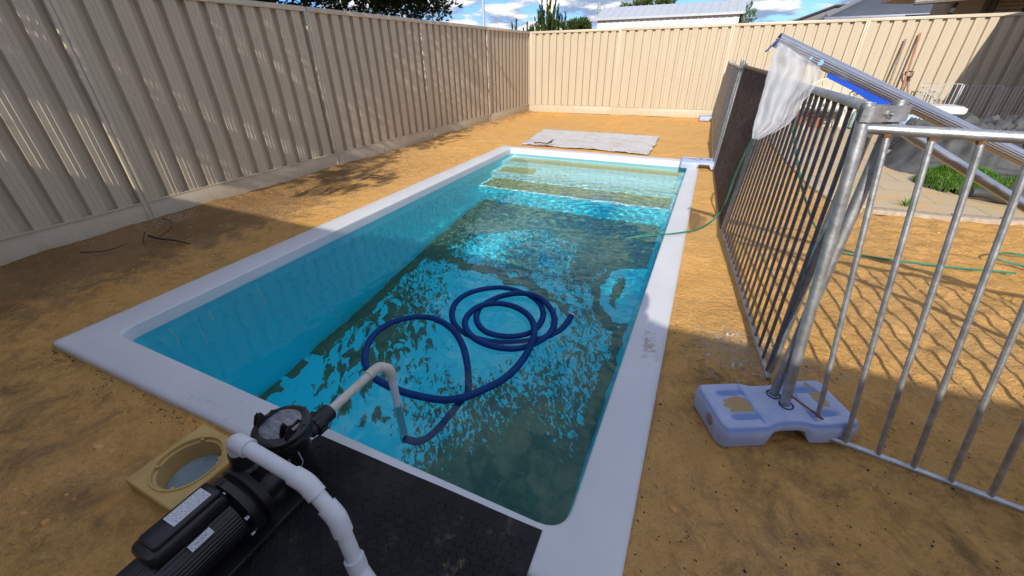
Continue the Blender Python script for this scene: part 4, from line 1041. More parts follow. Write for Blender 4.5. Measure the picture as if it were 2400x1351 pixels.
# pale concrete crumbs by the panel foot
crumb = MB()
for i in range(520):
    x = rnd.gauss(.38, .15); y = rnd.gauss(2.12, .17)
    if x < .06: continue
    s_ = rnd.uniform(.002, .005) * (4 if rnd.random() < .12 else 1.4); z = ground_z(x, y)
    V = [(x + rnd.uniform(-s_, s_), y + rnd.uniform(-s_, s_), z + q) for q in (0, 0, 0, s_ * .8)]; crumb.add(V, [(0, 1, 3), (1, 2, 3), (2, 0, 3)])
cr_ = crumb.build('concrete_rubble', simple('pale concrete', (.50, .46, .40), .9, 0, .25, 60), smooth=False); tag(cr_, 'pale concrete crumbs spilled under the leaning fence panel', 'rubble', kind='stuff')

# ------------------------------------------------------------------ paving and the right hand yard
pv = Mat('sandy concrete slabs'); br = pv.n('ShaderNodeTexBrick'); mpn = pv.pos((1, 1, 1), (0, 0, R(-4))); pv.l(mpn, br.inputs['Vector'])
br.inputs['Scale'].default_value = 1.0; br.inputs['Mortar Size'].default_value = .006; br.inputs['Brick Width'].default_value = .60; br.inputs['Row Height'].default_value = .45; br.inputs['Mortar Smooth'].default_value = .3; br.offset = 0.5
br.inputs['Color1'].default_value = (.46, .36, .23, 1); br.inputs['Color2'].default_value = (.50, .40, .27, 1); br.inputs['Mortar'].default_value = (.30, .20, .10, 1)
sn = pv.ramp(pv.noise(1.3, 6, .7), .48, .66)
pv.set(pv.mix(pv.math('MULTIPLY', sn, .8), br.outputs[0], (.58, .37, .14)), .9, 0, pv.bump(pv.math('ADD', pv.math('MULTIPLY', br.outputs[1], -.6), pv.math('MULTIPLY', pv.noise(80, 4), .3)), .5, .006))
mb = MB(); pe = [(1.22, 5.95), (1.37, 5.24), (1.76, 5.22), (2.35, 5.24), (2.95, 5.36), (3.8, 5.5), (6.5, 5.9), (6.5, 11.7), (1.15, 11.6), (1.05, 8.5)]
V = [(x, y, .006) for x, y in pe] + [(x, y, -.06) for x, y in pe]; m_ = len(pe)
mb.add(V, [tuple(range(m_))] + [((i + 1) % m_, i, m_ + i, m_ + (i + 1) % m_) for i in range(m_)])
path = mb.build('path', pv.m, smooth=False); tag(path, kind='structure')
BRICK = simple('kerb block', (.40, .32, .24), .85, 0, .2, 20, .3)
kb = [((1.46, 5.13), .24, 0), ((1.80, 5.12), .30, .05), ((2.13, 5.15), .34, .02), ((2.5, 5.2), .36, .12), ((2.88, 5.27), .36, .2)]
for i, ((x, y), L_, rz) in enumerate(kb):
    mb = MB(); mb.box((0, 0, 0), (L_, .12, .05), bev=.008); o = mb.build('kerb_block', BRICK); o.location = (x, y, -.012 + (.006 if i == 1 else 0)); o.rotation_euler = (0, 0, rz)
    tag(o, ['short brown kerb block at the left end of the paving edge', 'chipped kerb block with a broken dark end, second in the paving edge', 'middle kerb block of the sandy paving edge', 'fourth kerb block along the paving edge', 'kerb block of the paving edge nearest the dark fabric roll'][i], 'kerb block', 'kerb blocks edging the slab path')
# small weed on the kerb
def blades(mb, c, n_, h_, sp, rr, lean=.5, w=.004):
    for i in range(n_):
        an = rr.uniform(0, 6.28); d = rr.uniform(0, sp); p = Vector(c) + Vector((math.cos(an) * d, math.sin(an) * d, 0))
        L = h_ * rr.uniform(.6, 1.2); le = Vector((math.cos(an) * lean * rr.uniform(.4, 1.2), math.sin(an) * lean * rr.uniform(.4, 1.2), 1)).normalized()
        sd_ = Vector((-le.y, le.x, 0)); sd_ = (sd_.normalized() if sd_.length > 0 else Vector((1, 0, 0))) * w
        mb.add([p - sd_, p + sd_, p + le * L * .6 + sd_ * .7, p + le * L * .6 - sd_ * .7, p + le * L + Vector((le.x, le.y, -.3)) * L * .2], [(0, 1, 2, 3), (3, 2, 4)])
GRASS = leaf_mat('turf green', (.045, .12, .012), (.10, .22, .025))
mb = MB(); blades(mb, gz(2122, 483, .01), 18, .12, .03, rnd, 1.2, .006); tag(mb.build('weed', GRASS, smooth=False, origin=gz(2122, 483)), 'small green weed sprouting at the paving edge', 'weed')

# heap of dark weed mat
FAB = simple('dark weed fabric', (.070, .071, .074), .75, 0, .35, 5, .5, 40)
def heap(label, cx_, cy_, rx, ry, h_, seed, rot=0, name='fabric_heap', mt=None, n1=90, n2=60, cat='weed fabric', ridg=1.0):
    mb = MB(); V = []
    for j in range(n2 + 1):
        for i in range(n1 + 1):
            u_ = -1 + 2 * i / n1; v_ = -1 + 2 * j / n2
            d = math.hypot(u_, v_) if False else (abs(u_) ** 3 + abs(v_) ** 3) ** (1 / 3)
            X = u_ * rx * (1 + .14 * nz(v_ * 2, seed, u_)); Y = v_ * ry * (1 + .14 * nz(u_ * 2, seed + 4, v_))
            x = cx_ + X * math.cos(rot) - Y * math.sin(rot); y = cy_ + X * math.sin(rot) + Y * math.cos(rot)
            f = 1 - abs(nz(x * 1.9, y * 1.9, seed)) * 2.2; f2 = 1 - abs(nz(x * 4.6, y * 4.6, seed + 3)) * 2
            z = h_ * sstep(1.0, .78, d) * (.38 + .55 * ridg * f + .38 * f2 + .12 * nz(x * 12, y * 12, 2)) + .012
            V.append((x, y, max(.012, z) if d < 1 else .004))
    F = [(j * (n1 + 1) + i, j * (n1 + 1) + i + 1, (j + 1) * (n1 + 1) + i + 1, (j + 1) * (n1 + 1) + i) for j in range(n2) for i in range(n1)]
    mb.add(V, F); o = mb.build(name, mt or FAB, angle=50, origin=(cx_, cy_, 0)); tag(o, label, cat); return o
heap('large crumpled heap of dark grey weed fabric on the paving', 3.65, 8.1, 1.2, 1.5, .42, 3, -.35)
mb = MB(); r0, r1 = Vector((2.66, 5.86, .09)), Vector((4.2, 5.60, .10)); P = [r0.lerp(r1, k / 14) + Vector((0, .02 * nz(k * .6, 1), .012 * nz(k * .7, 4))) for k in range(15)]
mb.tube(P, [.05 + .055 * sstep(0, 3, k) + .014 * nz(k * .9, 7) for k in range(15)], 26, ell=.8)
tag(mb.build('fabric_roll', FAB, angle=60, origin=r0), 'grey roll of weed fabric lying along the paving edge', 'fabric roll')
mb = MB(); P = [Vector((2.62, 7.02, .10)), Vector((2.9, 6.95, .13)), Vector((3.3, 6.85, .12)), Vector((3.7, 6.7, .10))]; P = spline(P, .06); mb.tube(P, [.075 + .02 * nz(k * .5, 3) for k in range(len(P))], 22, ell=.75)
tag(mb.build('fabric_fold', FAB, angle=60, origin=P[0]), 'thick folded edge of weed fabric behind the green turf', 'weed fabric')
mb = MB(); c_ = gz(2110, 372, .05); 
mb.box(c_, (.34, .14, .10), rz=-.25, bev=.02); mb.box(c_ + Vector((-.05, .05, .07)), (.24, .16, .06), rz=.3, bev=.02)
tag(mb.build('plastic_bag', simple('pale silver plastic', (.42, .43, .46), .3, .1, .2, 20, .6, 30), origin=c_), 'pale silver plastic bag tucked beside the dark fabric heap', 'bag')
# turf
TURFB = simple('turf soil', (.05, .07, .02), .95, 0, .3, 20)
def turf(label, outline, h_, n_, seed, hb=.035):
    rr = random.Random(seed); root = thing('turf_piece', label, 'turf', (outline[0][0], outline[0][1], .02), 'loose pieces of green turf')
    cx_ = sum(p[0] for p in outline) / len(outline); cy_ = sum(p[1] for p in outline) / len(outline)
    def inside(x, y):
        c = False; j = len(outline) - 1
        for i in range(len(outline)):
            xi, yi = outline[i]; xj, yj = outline[j]
            if (yi > y) != (yj > y) and x < (xj - xi) * (y - yi) / (yj - yi) + xi: c = not c
            j = i
        return c
    def hz(x, y):
        d = 9
        for i in range(len(outline)):
            ax_, ay_ = outline[i]; bx, by = outline[(i + 1) % len(outline)]; ex, ey = bx - ax_, by - ay_; t = max(0, min(1, ((x - ax_) * ex + (y - ay_) * ey) / (ex * ex + ey * ey))); d = min(d, math.hypot(x - ax_ - ex * t, y - ay_ - ey * t))
        return h_ * math.sqrt(min(1, d / (h_ * 1.1))) * (1 + .25 * nz(x * 4, y * 4, seed))
    xs = [p[0] for p in outline]; ys = [p[1] for p in outline]
    mb = MB(); g_ = .04; NX = int((max(xs) - min(xs)) / g_) + 2; NY = int((max(ys) - min(ys)) / g_) + 2; V = []
    for j in range(NY):
        for i in range(NX):
            x, y = min(xs) + i * g_, min(ys) + j * g_; V.append((x, y, .012 + (hz(x, y) if inside(x, y) else -.03)))
    mb.add(V, [(j * NX + i, j * NX + i + 1, (j + 1) * NX + i + 1, (j + 1) * NX + i) for j in range(NY - 1) for i in range(NX - 1) if inside(min(xs) + (i + .5) * g_, min(ys) + (j + .5) * g_)])
    mb.build('soil', TURFB, root, angle=180)
    mb = MB(); k = 0
    while k < n_:
        x, y = rr.uniform(min(xs), max(xs)), rr.uniform(min(ys), max(ys))
        if not inside(x, y): continue
        an = rr.uniform(0, 6.28); L = hb * rr.uniform(.6, 1.3); le = Vector((math.cos(an) * .5, math.sin(an) * .5, 1)); p = Vector((x, y, .008 + hz(x, y))); s_ = Vector((-math.sin(an), math.cos(an), 0)) * .005
        mb.add([p - s_, p + s_, p + le * L], [(0, 1, 2)]); k += 1
    mb.build('grass_blades', GRASS, root, smooth=False); return root
turf('rounded tuft of bright green turf rolled onto the paving', [(2.38, 6.55), (2.42, 6.28), (2.55, 6.08), (2.75, 6.0), (2.95, 6.05), (3.15, 6.28), (3.15, 6.6), (2.9, 6.8), (2.6, 6.8)], .19, 5200, 3, .045)
turf('flat strip of green turf behind the roll, running to the right edge', [(3.15, 6.5), (3.6, 6.1), (4.6, 6.1), (5.6, 6.6), (5.6, 7.9), (4.4, 7.9), (3.5, 7.35)], .10, 9000, 5)
# ------------------------------------------------------------------ things along the far fence
WCANE = simple('white cane', (.72, .70, .62), .45, 0, .06)
ch = thing('garden_chair', 'round white string garden chair against the far fence', 'chair', (2.6, 11.15, 0))
cc0 = gy(1935, 236, 11.2); Rr = .44
rimp = [cc0 + Vector((math.cos(t_) * Rr, .16 * math.sin(t_), math.sin(t_) * Rr * .92)) for t_ in [i * 2 * math.pi / 40 for i in range(40)]]
mb = MB(); mb.tube(rimp, .016, 10, closed=True); mb.build('rim', WCANE, ch)
mb = MB(); hub = cc0 + Vector((0, -.06, -.16))
for i in range(0, 80):
    t_ = 2 * math.pi * i / 80; p = cc0 + Vector((math.cos(t_) * Rr, .16 * math.sin(t_), math.sin(t_) * Rr * .92)); mb.tube([p, p.lerp(hub, .45) + Vector((0, .06, 0)), hub + (p - hub).normalized() * .08], .005, 5, cap=False)
mb.build('backrest', WCANE, ch)
mb = MB(); se = Vector((cc0.x, 10.9, .40))
V = [se + Vector((math.cos(t_) * .38, math.sin(t_) * .30, .02 * math.cos(2 * t_))) for t_ in [i * 2 * math.pi / 32 for i in range(32)]]; mb.tube(V, .014, 8, closed=True); mb.lathe([(.34, 0), (.36, .012)], se - Vector((0, 0, .005)), n=28); mb.build('seat', WCANE, ch)
for sx_ in (-1, 1):
    for sy_ in (-1, 1):
        mb = MB(); mb.tube([se + Vector((sx_ * .26, sy_ * .2, 0)), Vector((se.x + sx_ * .32, se.y + sy_ * .26, .006))], .012, 8); mb.build('leg', WCANE, ch)
TERR = simple('terracotta', (.36, .13, .06), .8); WPL = simple('white plastic', (.62, .64, .66), .45, 0, .06); CREAM = simple('cream tub', (.55, .50, .38), .55)
LEAFY = leaf_mat('pot leaves', (.05, .10, .02), (.12, .19, .04))
def pot(label, c, r, h_, mt, leaves=0, cat='pot', name='plant_pot', seed=1, sq_=False):
    root = thing(name, label, cat, c, 'pots and tubs along the far fence'); mb = MB(); c = Vector(c)
    if sq_: mb.box(c + Vector((0, 0, h_ / 2)), (r * 2, r * 1.6, h_), bev=.02); mb.box(c + Vector((0, 0, h_ - .01)), (r * 2.12, r * 1.72, .03), bev=.008)
    else: mb.lathe([(r * .72, 0), (r * .98, h_ * .86), (r * 1.06, h_ * .86), (r * 1.06, h_), (r * .95, h_), (r * .9, h_ * .9)], c, n=28)
    mb.build('pot_body', mt, root, angle=30)
    if leaves:
        rr = random.Random(seed); mb = MB()
        for i in range(leaves):
            an = rr.uniform(0, 6.28); d = rr.uniform(0, r * 1.2); z = rr.uniform(.02, .28); p = c + Vector((math.cos(an) * d, math.sin(an) * d, h_ + z)); a2 = rr.uniform(0, 6.28)
            u_ = Vector((math.cos(a2), math.sin(a2), rr.uniform(-.3, .6))) * .05; w_ = Vector((-math.sin(a2), math.cos(a2), 0)) * .018; mb.add([p, p + u_ * .5 + w_, p + u_, p + u_ * .5 - w_], [(0, 1, 2, 3)])
        mb.build('foliage', LEAFY, root, smooth=False)
    return root
def onf(px, y, z=.006): 
    p = gy(px, 200, y); 
    for _ in range(6):                                         # the pixel column at ground height
        w = Vector((p.x, y, z)); c = [sum(ROT[i][j] * (w[i] - (0, 0, CAM_H)[i]) for i in range(3)) for j in range(3)]; u_ = 1200 + FPX * c[0] / -c[2]; p.x += (px - u_) * (-c[2]) / FPX
    return (p.x, y, z)
pot('terracotta pot with green leaves, leftmost by the far fence', onf(1878, 11.2), .16, .28, TERR, 120, seed=2)
pot('small terracotta pot with a low plant by the white tubs', onf(1912, 11.0), .13, .22, TERR, 80, seed=3)
pot('cream rectangular tub against the far fence', onf(1940, 11.3), .22, .42, CREAM, 0, 'tub', 'storage_tub', sq_=True)
pot('second cream rectangular tub, beside the pale blue bag', onf(1978, 11.25), .22, .44, CREAM, 0, 'tub', 'storage_tub', sq_=True)
mb = MB(); c_ = Vector(onf(2005, 11.0)); mb.box(c_ + Vector((0, 0, .19)), (.26, .16, .36), bev=.05, rz=.2); mb.box(c_ + Vector((.01, 0, .40)), (.14, .10, .08), bev=.03)
tag(mb.build('plastic_sack', simple('pale blue sack', (.40, .60, .78), .45, 0, .5, 8, .4), origin=c_), 'pale blue and white plastic sack by the tubs', 'sack')
mb = MB(); c_ = Vector(onf(2030, 11.0)); mb.lathe([(.12, 0), (.15, .30), (.155, .30), (.155, .32)], c_, n=24); bl = tag(mb.build('bucket', simple('strong blue plastic', (.01, .05, .50), .4), origin=c_), 'deep blue bucket beside the pale sack', 'bucket')
# big white lidded tub
tb = thing('storage_box', 'large pale blue storage box with a white lid below the leaning tools', 'storage box', (4.0, 10.9, 0))
q = gy(2168, 262, 10.9); mb = MB(); mb.box((q.x, 10.9, q.z - .20), (.84, .50, .38), bev=.03); mb.build('box_body', simple('sky blue tub', (.22, .40, .66), .45), tb)
mb = MB(); mb.box((q.x, 10.9, q.z + .045), (.98, .60, .11), bev=.02); mb.box((q.x, 10.9, q.z + .105), (.90, .52, .03), bev=.01); mb.build('lid', WPL, tb)
mb = MB(); mb.box((q.x, 10.95, (q.z - .39) / 2), (.60, .36, q.z - .39), bev=.02); mb.build('stand', simple('grey stand', (.20, .20, .21), .7), tb)
# tools against the fence
TW = simple('red brown handle', (.36, .14, .07), .6, 0, .25, 20, .2); TG = simple('grey handle', (.25, .20, .15), .7, 0, .25, 20, .2)
def tool(label, name, p0, p1, mt, dh=False):
    root = thing(name, label, 'garden tool', tuple(p0), 'garden tools leaning on the far fence'); mb = MB(); mb.tube([p0, (p0 + p1) / 2, p1], .019, 12); mb.build('handle', mt, root)
    if dh:
        d_ = (p1 - p0).normalized(); s_ = Vector((1, 0, 0)); t = p1
        P = [t, t + d_ * .05 + s_ * .04, t + d_ * .14 + s_ * .065, t + d_ * .15, t + d_ * .14 - s_ * .065, t + d_ * .05 - s_ * .04]; mb = MB(); mb.tube(P, .014, 8, closed=True); mb.lathe([(.024, -.05), (.026, .02), (.02, .05)], t, d_, 12); mb.build('grip', BLACKP, root)
    mb = MB(); V = []; d_ = (p0 - p1).normalized()
    mb.box(p0 + Vector((0, -.02, .16)), (.20, .012, .30), rot=Matrix.Rotation(R(-12), 3, 'X'), bev=.004); mb.lathe([(.028, 0), (.022, .16)], p0 + Vector((0, -.015, .28)), (p1 - p0), 12); mb.build('blade', RUSTY, root)
    return root
tool('tall red brown wooden handle leaning on the far fence', 'digging_bar', Vector((gy(2100, 262, 11.55).x, 11.55, .03)), gy(2157, 78, 11.93), TW)
tool('grey wooden handle left of the red brown one on the far fence', 'rake', Vector((gy(2062, 262, 11.6).x, 11.6, .03)), gy(2123, 92, 11.94), TG)
tool('shovel with a black D grip leaning in front of the red brown handle', 'shovel', Vector((gy(2128, 275, 11.5).x, 11.5, .03)), gy(2130, 186, 11.85), TG, True)
# white pet pen panels
def pen(label, p0, p1, h_, mt, nb):
    p0, p1 = Vector(p0), Vector(p1); root = thing('pen_panel', label, 'pen panel', tuple(p0), 'panels of a metal pet pen'); up = Vector((0, 0, h_))
    mb = MB(); mb.tube([p0, p0 + up, p1 + up, p1, p0], .011, 8); mb.build('panel_frame', mt, root)
    for i in range(1, nb):
        a_ = p0.lerp(p1, i / nb); mb = MB(); mb.tube([a_, a_ + up], .0055, 6); mb.build('bar', mt, root)
WMET = simple('white coated wire', (.60, .60, .62), .4)
za = .94
pw_ = [gy(2163, 196, 11.75), gy(2262, 197, 11.45), gy(2355, 203, 11.3), gy(2440, 206, 11.2), gy(2540, 212, 11.1)]
labs = ['white pet pen panel in the sun, left end of the pen', 'second white pet pen panel, at the edge of the shade', 'third pet pen panel, in the shade', 'pet pen panel in shade at the right edge']
for i in range(4):
    a_, b_ = pw_[i], pw_[i + 1]; ht = min(a_.z, b_.z); pen(labs[i], (a_.x, a_.y, .01), (b_.x - .03, b_.y, .01), ht, WMET, 9)
a_ = gy(2225, 212, 11.35); pen('short white pet pen panel folded in front of the left one', (gy(2160, 204, 11.85).x, 11.88, .01), (a_.x + .06, 11.86, .01), a_.z, WMET, 7)
# ------------------------------------------------------------------ trees
BARK = simple('bark', (.10, .075, .05), .9, 0, .3, 20, .4)
CON = leaf_mat('dark conifer needles', (.010, .022, .007), (.035, .062, .014), .7)
PINE = leaf_mat('pine needles', (.030, .060, .014), (.085, .13, .030), .6)
FARL = leaf_mat('far foliage', (.035, .065, .02), (.08, .12, .035), .7)
def spray_tree(name, label, base, blobs, n_, leaf, mt, seed, trunk=(.12, 2), group=None, flat=.0, cut=None, up=.5, cat='tree'):
    """crown = many small leaf faces gathered on sprays that fill a set of ellipsoids"""
    rr = random.Random(seed); root = thing(name, label, cat, tuple(base), group)
    mb = MB(); top = Vector(base) + Vector((0, 0, trunk[1])); bz = Vector(base)
    mb.tube([bz, bz.lerp(top, .5) + Vector((.05, .03, 0)), top], [trunk[0], trunk[0] * .8, trunk[0] * .4], 12)
    for (c, r) in blobs:
        c = Vector(c); mid = top.lerp(c, .5) + Vector((0, 0, -.1)); mb.tube([bz.lerp(top, .6), mid, c], [trunk[0] * .4, trunk[0] * .25, trunk[0] * .1], 6)
    mb.build('trunk', BARK, root)
    mb = MB(); tot = sum(r[0] * r[1] + r[1] * r[2] + r[0] * r[2] for c, r in blobs)
    for (c, r) in blobs:
        m_ = int(n_ * (r[0] * r[1] + r[1] * r[2] + r[0] * r[2]) / tot); c = Vector(c)
        for i in range(m_):
            d = Vector((rr.gauss(0, 1), rr.gauss(0, 1), rr.gauss(0, 1))).normalized(); q = rr.random() ** .4
            p = c + Vector((d.x * r[0], d.y * r[1], d.z * r[2])) * q * (1 + .22 * nz(d.x * 3 + c.x, d.y * 3 + c.y, d.z * 3 + seed))
            if nz(p.x * 1.7, p.y * 1.7, p.z * 1.7 + seed) < -.22: continue
            if cut and not cut(p): continue
            ax = (d + Vector((0, 0, up)) + Vector((rr.uniform(-.6, .6), rr.uniform(-.6, .6), rr.uniform(-.6, .6)))).normalized()
            s_, w_ = frame(ax); L = leaf * rr.uniform(.7, 1.5)
            for k in range(4):
                an = rr.uniform(0, 6.28); sd_ = (s_ * math.cos(an) + w_ * math.sin(an)); a0 = p + ax * L * (.25 * k - .3)
                mb.add([a0, a0 + ax * L * .5 + sd_ * L * .45, a0 + ax * L * 1.0 + sd_ * L * .25, a0 + ax * L * .35 + s_ * L * .12], [(0, 1, 2, 3)])
    mb.build('crown', mt, root, smooth=False); return root
def over(p): return p.z > (2.22 if p.x > -5.15 else 1.6)
spray_tree('conifer_tree', 'large dark conifer overhanging the left fence at the top of the picture', (-7.2, 5.6, 0),
           [((-6.2, 3.6, 3.3), (1.55, 1.5, 1.3)), ((-6.1, 5.6, 3.2), (1.45, 1.5, 1.2)), ((-6.3, 7.4, 3.2), (1.35, 1.4, 1.2)), ((-6.6, 9.2, 3.1), (1.1, 1.25, 1.15)), ((-7.6, 6.0, 4.6), (1.9, 3.2, 1.6)), ((-5.6, 2.6, 3.0), (1.05, 1.1, .75)),
            ((-5.7, 4.2, 2.75), (.95, 1.0, .55)), ((-5.8, 6.2, 2.6), (.9, 1.3, .55)), ((-6.0, 8.2, 2.5), (.75, 1.0, .5))], 24000, .085, CON, 3, (.22, 3.6), cut=over, up=.9)
spray_tree('shade_tree', 'tree beyond the left fence whose leaves dapple the sand and fence with shade', (-7.0, .2, 0),
           [((-5.9, .6, 3.3), (1.3, 1.3, .8)), ((-5.2, -.6, 3.0), (1.2, 1.3, .55)), ((-5.0, 1.4, 3.2), (.9, .9, .5)), ((-4.1, -1.0, 2.85), (.75, .55, .25)), ((-7.0, .3, 4.3), (1.8, 1.8, 1.2)), ((-6.4, -2.2, 3.4), (1.2, 1.2, .8))], 5200, .10, FARL, 11, (.18, 3.4), cut=lambda p: p.z > 2.5)
# young pines beyond the corner
def pine(label, c, h_, r, n_, seed, grp='young pines beyond the fence corner'):
    rr = random.Random(seed); c = Vector(c); root = thing('young_pine', label, 'pine', tuple(c), grp)
    mb = MB(); mb.tube([c, c + Vector((0, 0, h_ * .9))], [.05, .01], 8); mb.build('trunk', BARK, root)
    mb = MB()
    for i in range(n_):
        an = rr.uniform(0, 6.28); d = r * rr.random() ** .6; t = rr.uniform(.35, 1)
        k = 1 - (d / r) ** 1.5 * .55; b = c + Vector((math.cos(an) * d * .9, math.sin(an) * d * .9, h_ * (.50 + .42 * rr.random()) * k))
        ax = Vector((math.cos(an) * .35 * d / r, math.sin(an) * .35 * d / r, 1)).normalized(); L = h_ * rr.uniform(.10, .18)
        s_, w_ = frame(ax)
        for q in range(40):                                     # a candle: needles all round the shoot
            u_ = rr.random(); a2 = rr.uniform(0, 6.28); s2 = s_ * math.cos(a2) + w_ * math.sin(a2); p0 = b + ax * L * u_; nl = .15 * (1 - .45 * u_) * rr.uniform(.7, 1.2)
            tip = p0 + (ax * .9 + s2 * .55).normalized() * nl; wd = ax.cross(s2) * .028
            mb.add([p0 - wd, p0 + wd, tip], [(0, 1, 2)])
    mb.build('crown', PINE, root, smooth=False); return root
def fp(px, y): return (gy(px, 60, y).x, y, 0)
pine('broad bushy young pine in front of the road sign', fp(1283, 14.6), 3.0, .85, 230, 1)
pine('slim young pine left of the bushy one', fp(1207, 14.6), 2.62, .26, 40, 2)
pine('low pine shoots between the slim and the bushy pine', fp(1237, 14.5), 2.5, .3, 30, 3)
pine('short pine at the right foot of the bushy one', fp(1322, 14.9), 2.66, .36, 50, 4)
spray_tree('distant_tree', 'distant round green trees low on the horizon between pines and shed', (gy(1355, 55, 60).x, 60, 0), [((gy(1346, 55, 60).x, 60, 4.3), (1.3, 1.3, 1.0)), ((gy(1364, 55, 60).x, 60, 4.5), (1.1, 1.1, .95))], 1500, .3, FARL, 8, (.3, 3.5))
spray_tree('garden_shrub', 'leafy green shrub showing just right of the white shed', (gy(1748, 45, 17).x, 17, 0), [((gy(1746, 45, 17).x, 17, 2.1), (.34, .4, .62)), ((gy(1752, 45, 17).x, 17.1, 1.7), (.36, .4, .6))], 1500, .055, leaf_mat('shrub leaves', (.05, .10, .035), (.11, .18, .07)), 9, (.05, 2))
spray_tree('distant_tree', 'treetops peeping over the ridge of the white shed', (gy(1500, 15, 34).x, 34, 0), [((gy(1500, 12, 34).x, 34, 4.1), (1.3, 1, .55)), ((gy(1545, 12, 34).x, 34, 4.1), (1.0, 1, .45)), ((gy(1478, 12, 34).x, 34, 4.0), (.6, .6, .4))], 900, .22, FARL, 10, (.2, 3.6))

# ------------------------------------------------------------------ buildings beyond the fence
WSH = simple('white shed steel', (.72, .74, .76), .4, 0, .05); RSH = simple('pale grey roof steel', (.50, .53, .57), .35, .2, .05)
shd = thing('garden_shed', 'white ribbed steel shed standing beyond the far fence', 'shed', (-2.0, 16, 0))
SY = 16.0; xl, xr = gy(1400, 50, SY).x, gy(1731, 50, SY).x; ze = gy(1400, 46, SY).z; zr = ze + .42
def ribwall(x0, x1, y, z0, z1, per=.20, dep=.025):
    mb = MB(); pr = []; x = x0
    while x < x1 - per: pr += [(x, 0), (x + per * .72, 0), (x + per * .78, -dep), (x + per * .94, -dep)]; x += per
    pr.append((x1, 0)); V = [(a_, y + b_, z) for z in (z0, z1) for a_, b_ in pr]; m_ = len(pr)
    mb.add(V, [(i, i + 1, m_ + i + 1, m_ + i) for i in range(m_ - 1)]); return mb
ribwall(xl, xr, SY, 0, ze).build('wall', WSH, shd, smooth=False)
mb = MB(); mb.box(((xl + xr) / 2, SY + 1.2, ze / 2 - .02), (xr - xl - .02, 2.3, ze - .04)); mb.build('wall', WSH, shd, smooth=False)
mb = MB(); y0, y1, y2 = SY - .10, SY + 1.25, SY + 2.6
k = 18
for (ya, za_, yb, zb) in ((y0, ze, y1, zr), (y1, zr, y2, ze)):
    V = []; F = []
    for i in range(k):
        xa, xb = lerp(xl - .12, xr + .12, i / k), lerp(xl - .12, xr + .12, (i + 1) / k)
        for (u_, o) in ((xa, .0), (xa + .015, .022), (xa + .035, .022), (xa + .05, .0), (xb, .0)):
            V += [(u_, ya, za_ + o), (u_, yb, zb + o)]
    for i in range(len(V) // 2 - 1): F.append((2 * i, 2 * i + 2, 2 * i + 3, 2 * i + 1))
    mb.add(V, F)
mb.build('roof', RSH, shd, smooth=False)
mb = MB(); mb.box(((xl + xr) / 2, y0 - .01, ze - .01), (xr - xl + .26, .03, .06)); mb.build('gutter', RSH, shd, smooth=False)
mb = MB(); mb.add([(xl, SY, ze - .02), (xl, SY + 2.4, ze - .02), (xl, y1, zr - .02)], [(0, 1, 2)]); mb.add([(xr, SY, ze - .02), (xr, y1, zr - .02), (xr, SY + 2.4, ze - .02)], [(0, 1, 2)]); mb.build('gable', WSH, shd, smooth=False)
mb = MB(); mb.box((xr + .10, SY + .55, ze + .18), (.03, 1.5, .04), rot=Matrix.Rotation(math.atan2(zr - ze, 1.35), 3, 'X')); mb.build('barge_board', simple('dark steel edge', (.20, .21, .22), .5), shd, smooth=False)

ROOFG = Mat('grey corrugated roof'); wv = ROOFG.wave(1.0, ROOFG.pos((6.5, 0.001, .001))); ROOFG.set(ROOFG.mix(ROOFG.ramp(ROOFG.noise(.8, 3), .3, .7), (.10, .115, .15), (.135, .15, .185)), .5, .1, ROOFG.bump(wv, .9, .03))
GUT = simple('slate gutter', (.10, .12, .20), .4); GWALL = simple('pale blue grey wall', (.32, .36, .42), .7, 0, .08)
gh_ = thing('grey_roof_house', 'neighbouring house with a grey corrugated hip roof beyond the far fence', 'house', (5, 20, 0))
HY = 20.0; eL = gy(1935, 42, HY); eR = gy(2300, 24, HY); zt_ = eL.z; rg = gy(2030, -12, HY + 2.2)
xA, xB = eL.x, eL.x + 9.5; zg = zt_; rise = .50
mb = MB(); D = 5.2; hipx = D / 2 * 1.0
V = [(xA, HY, zg), (xB, HY, zg), (xB, HY + D, zg), (xA - .0, HY + D, zg), (xA + hipx, HY + D / 2, zg + D / 2 * rise), (xB - hipx, HY + D / 2, zg + D / 2 * rise)]
mb.add(V, [(0, 1, 5, 4), (1, 2, 5), (2, 3, 4, 5), (3, 0, 4)]); mb.build('roof', ROOFG.m, gh_, smooth=False)
mb = MB(); a_ = Vector((xA, HY, zg)); b_ = Vector((xA + hipx, HY + D / 2, zg + D / 2 * rise)); mb.tube([a_ + Vector((0, 0, .02)), b_ + Vector((0, 0, .02))], .09, 8); mb.build('hip_capping', simple('hip capping grey', (.17, .18, .20), .5), gh_)
mb = MB(); mb.box(((xA + xB) / 2, HY - .06, zg - .05), (xB - xA + .1, .12, .13), bev=.02); mb.build('gutter', GUT, gh_)
mb = MB(); mb.box(((xA + xB) / 2, HY + D / 2, zg / 2 - .05), (xB - xA - .5, D - .5, zg - .08)); mb.build('wall', GWALL, gh_, smooth=False)
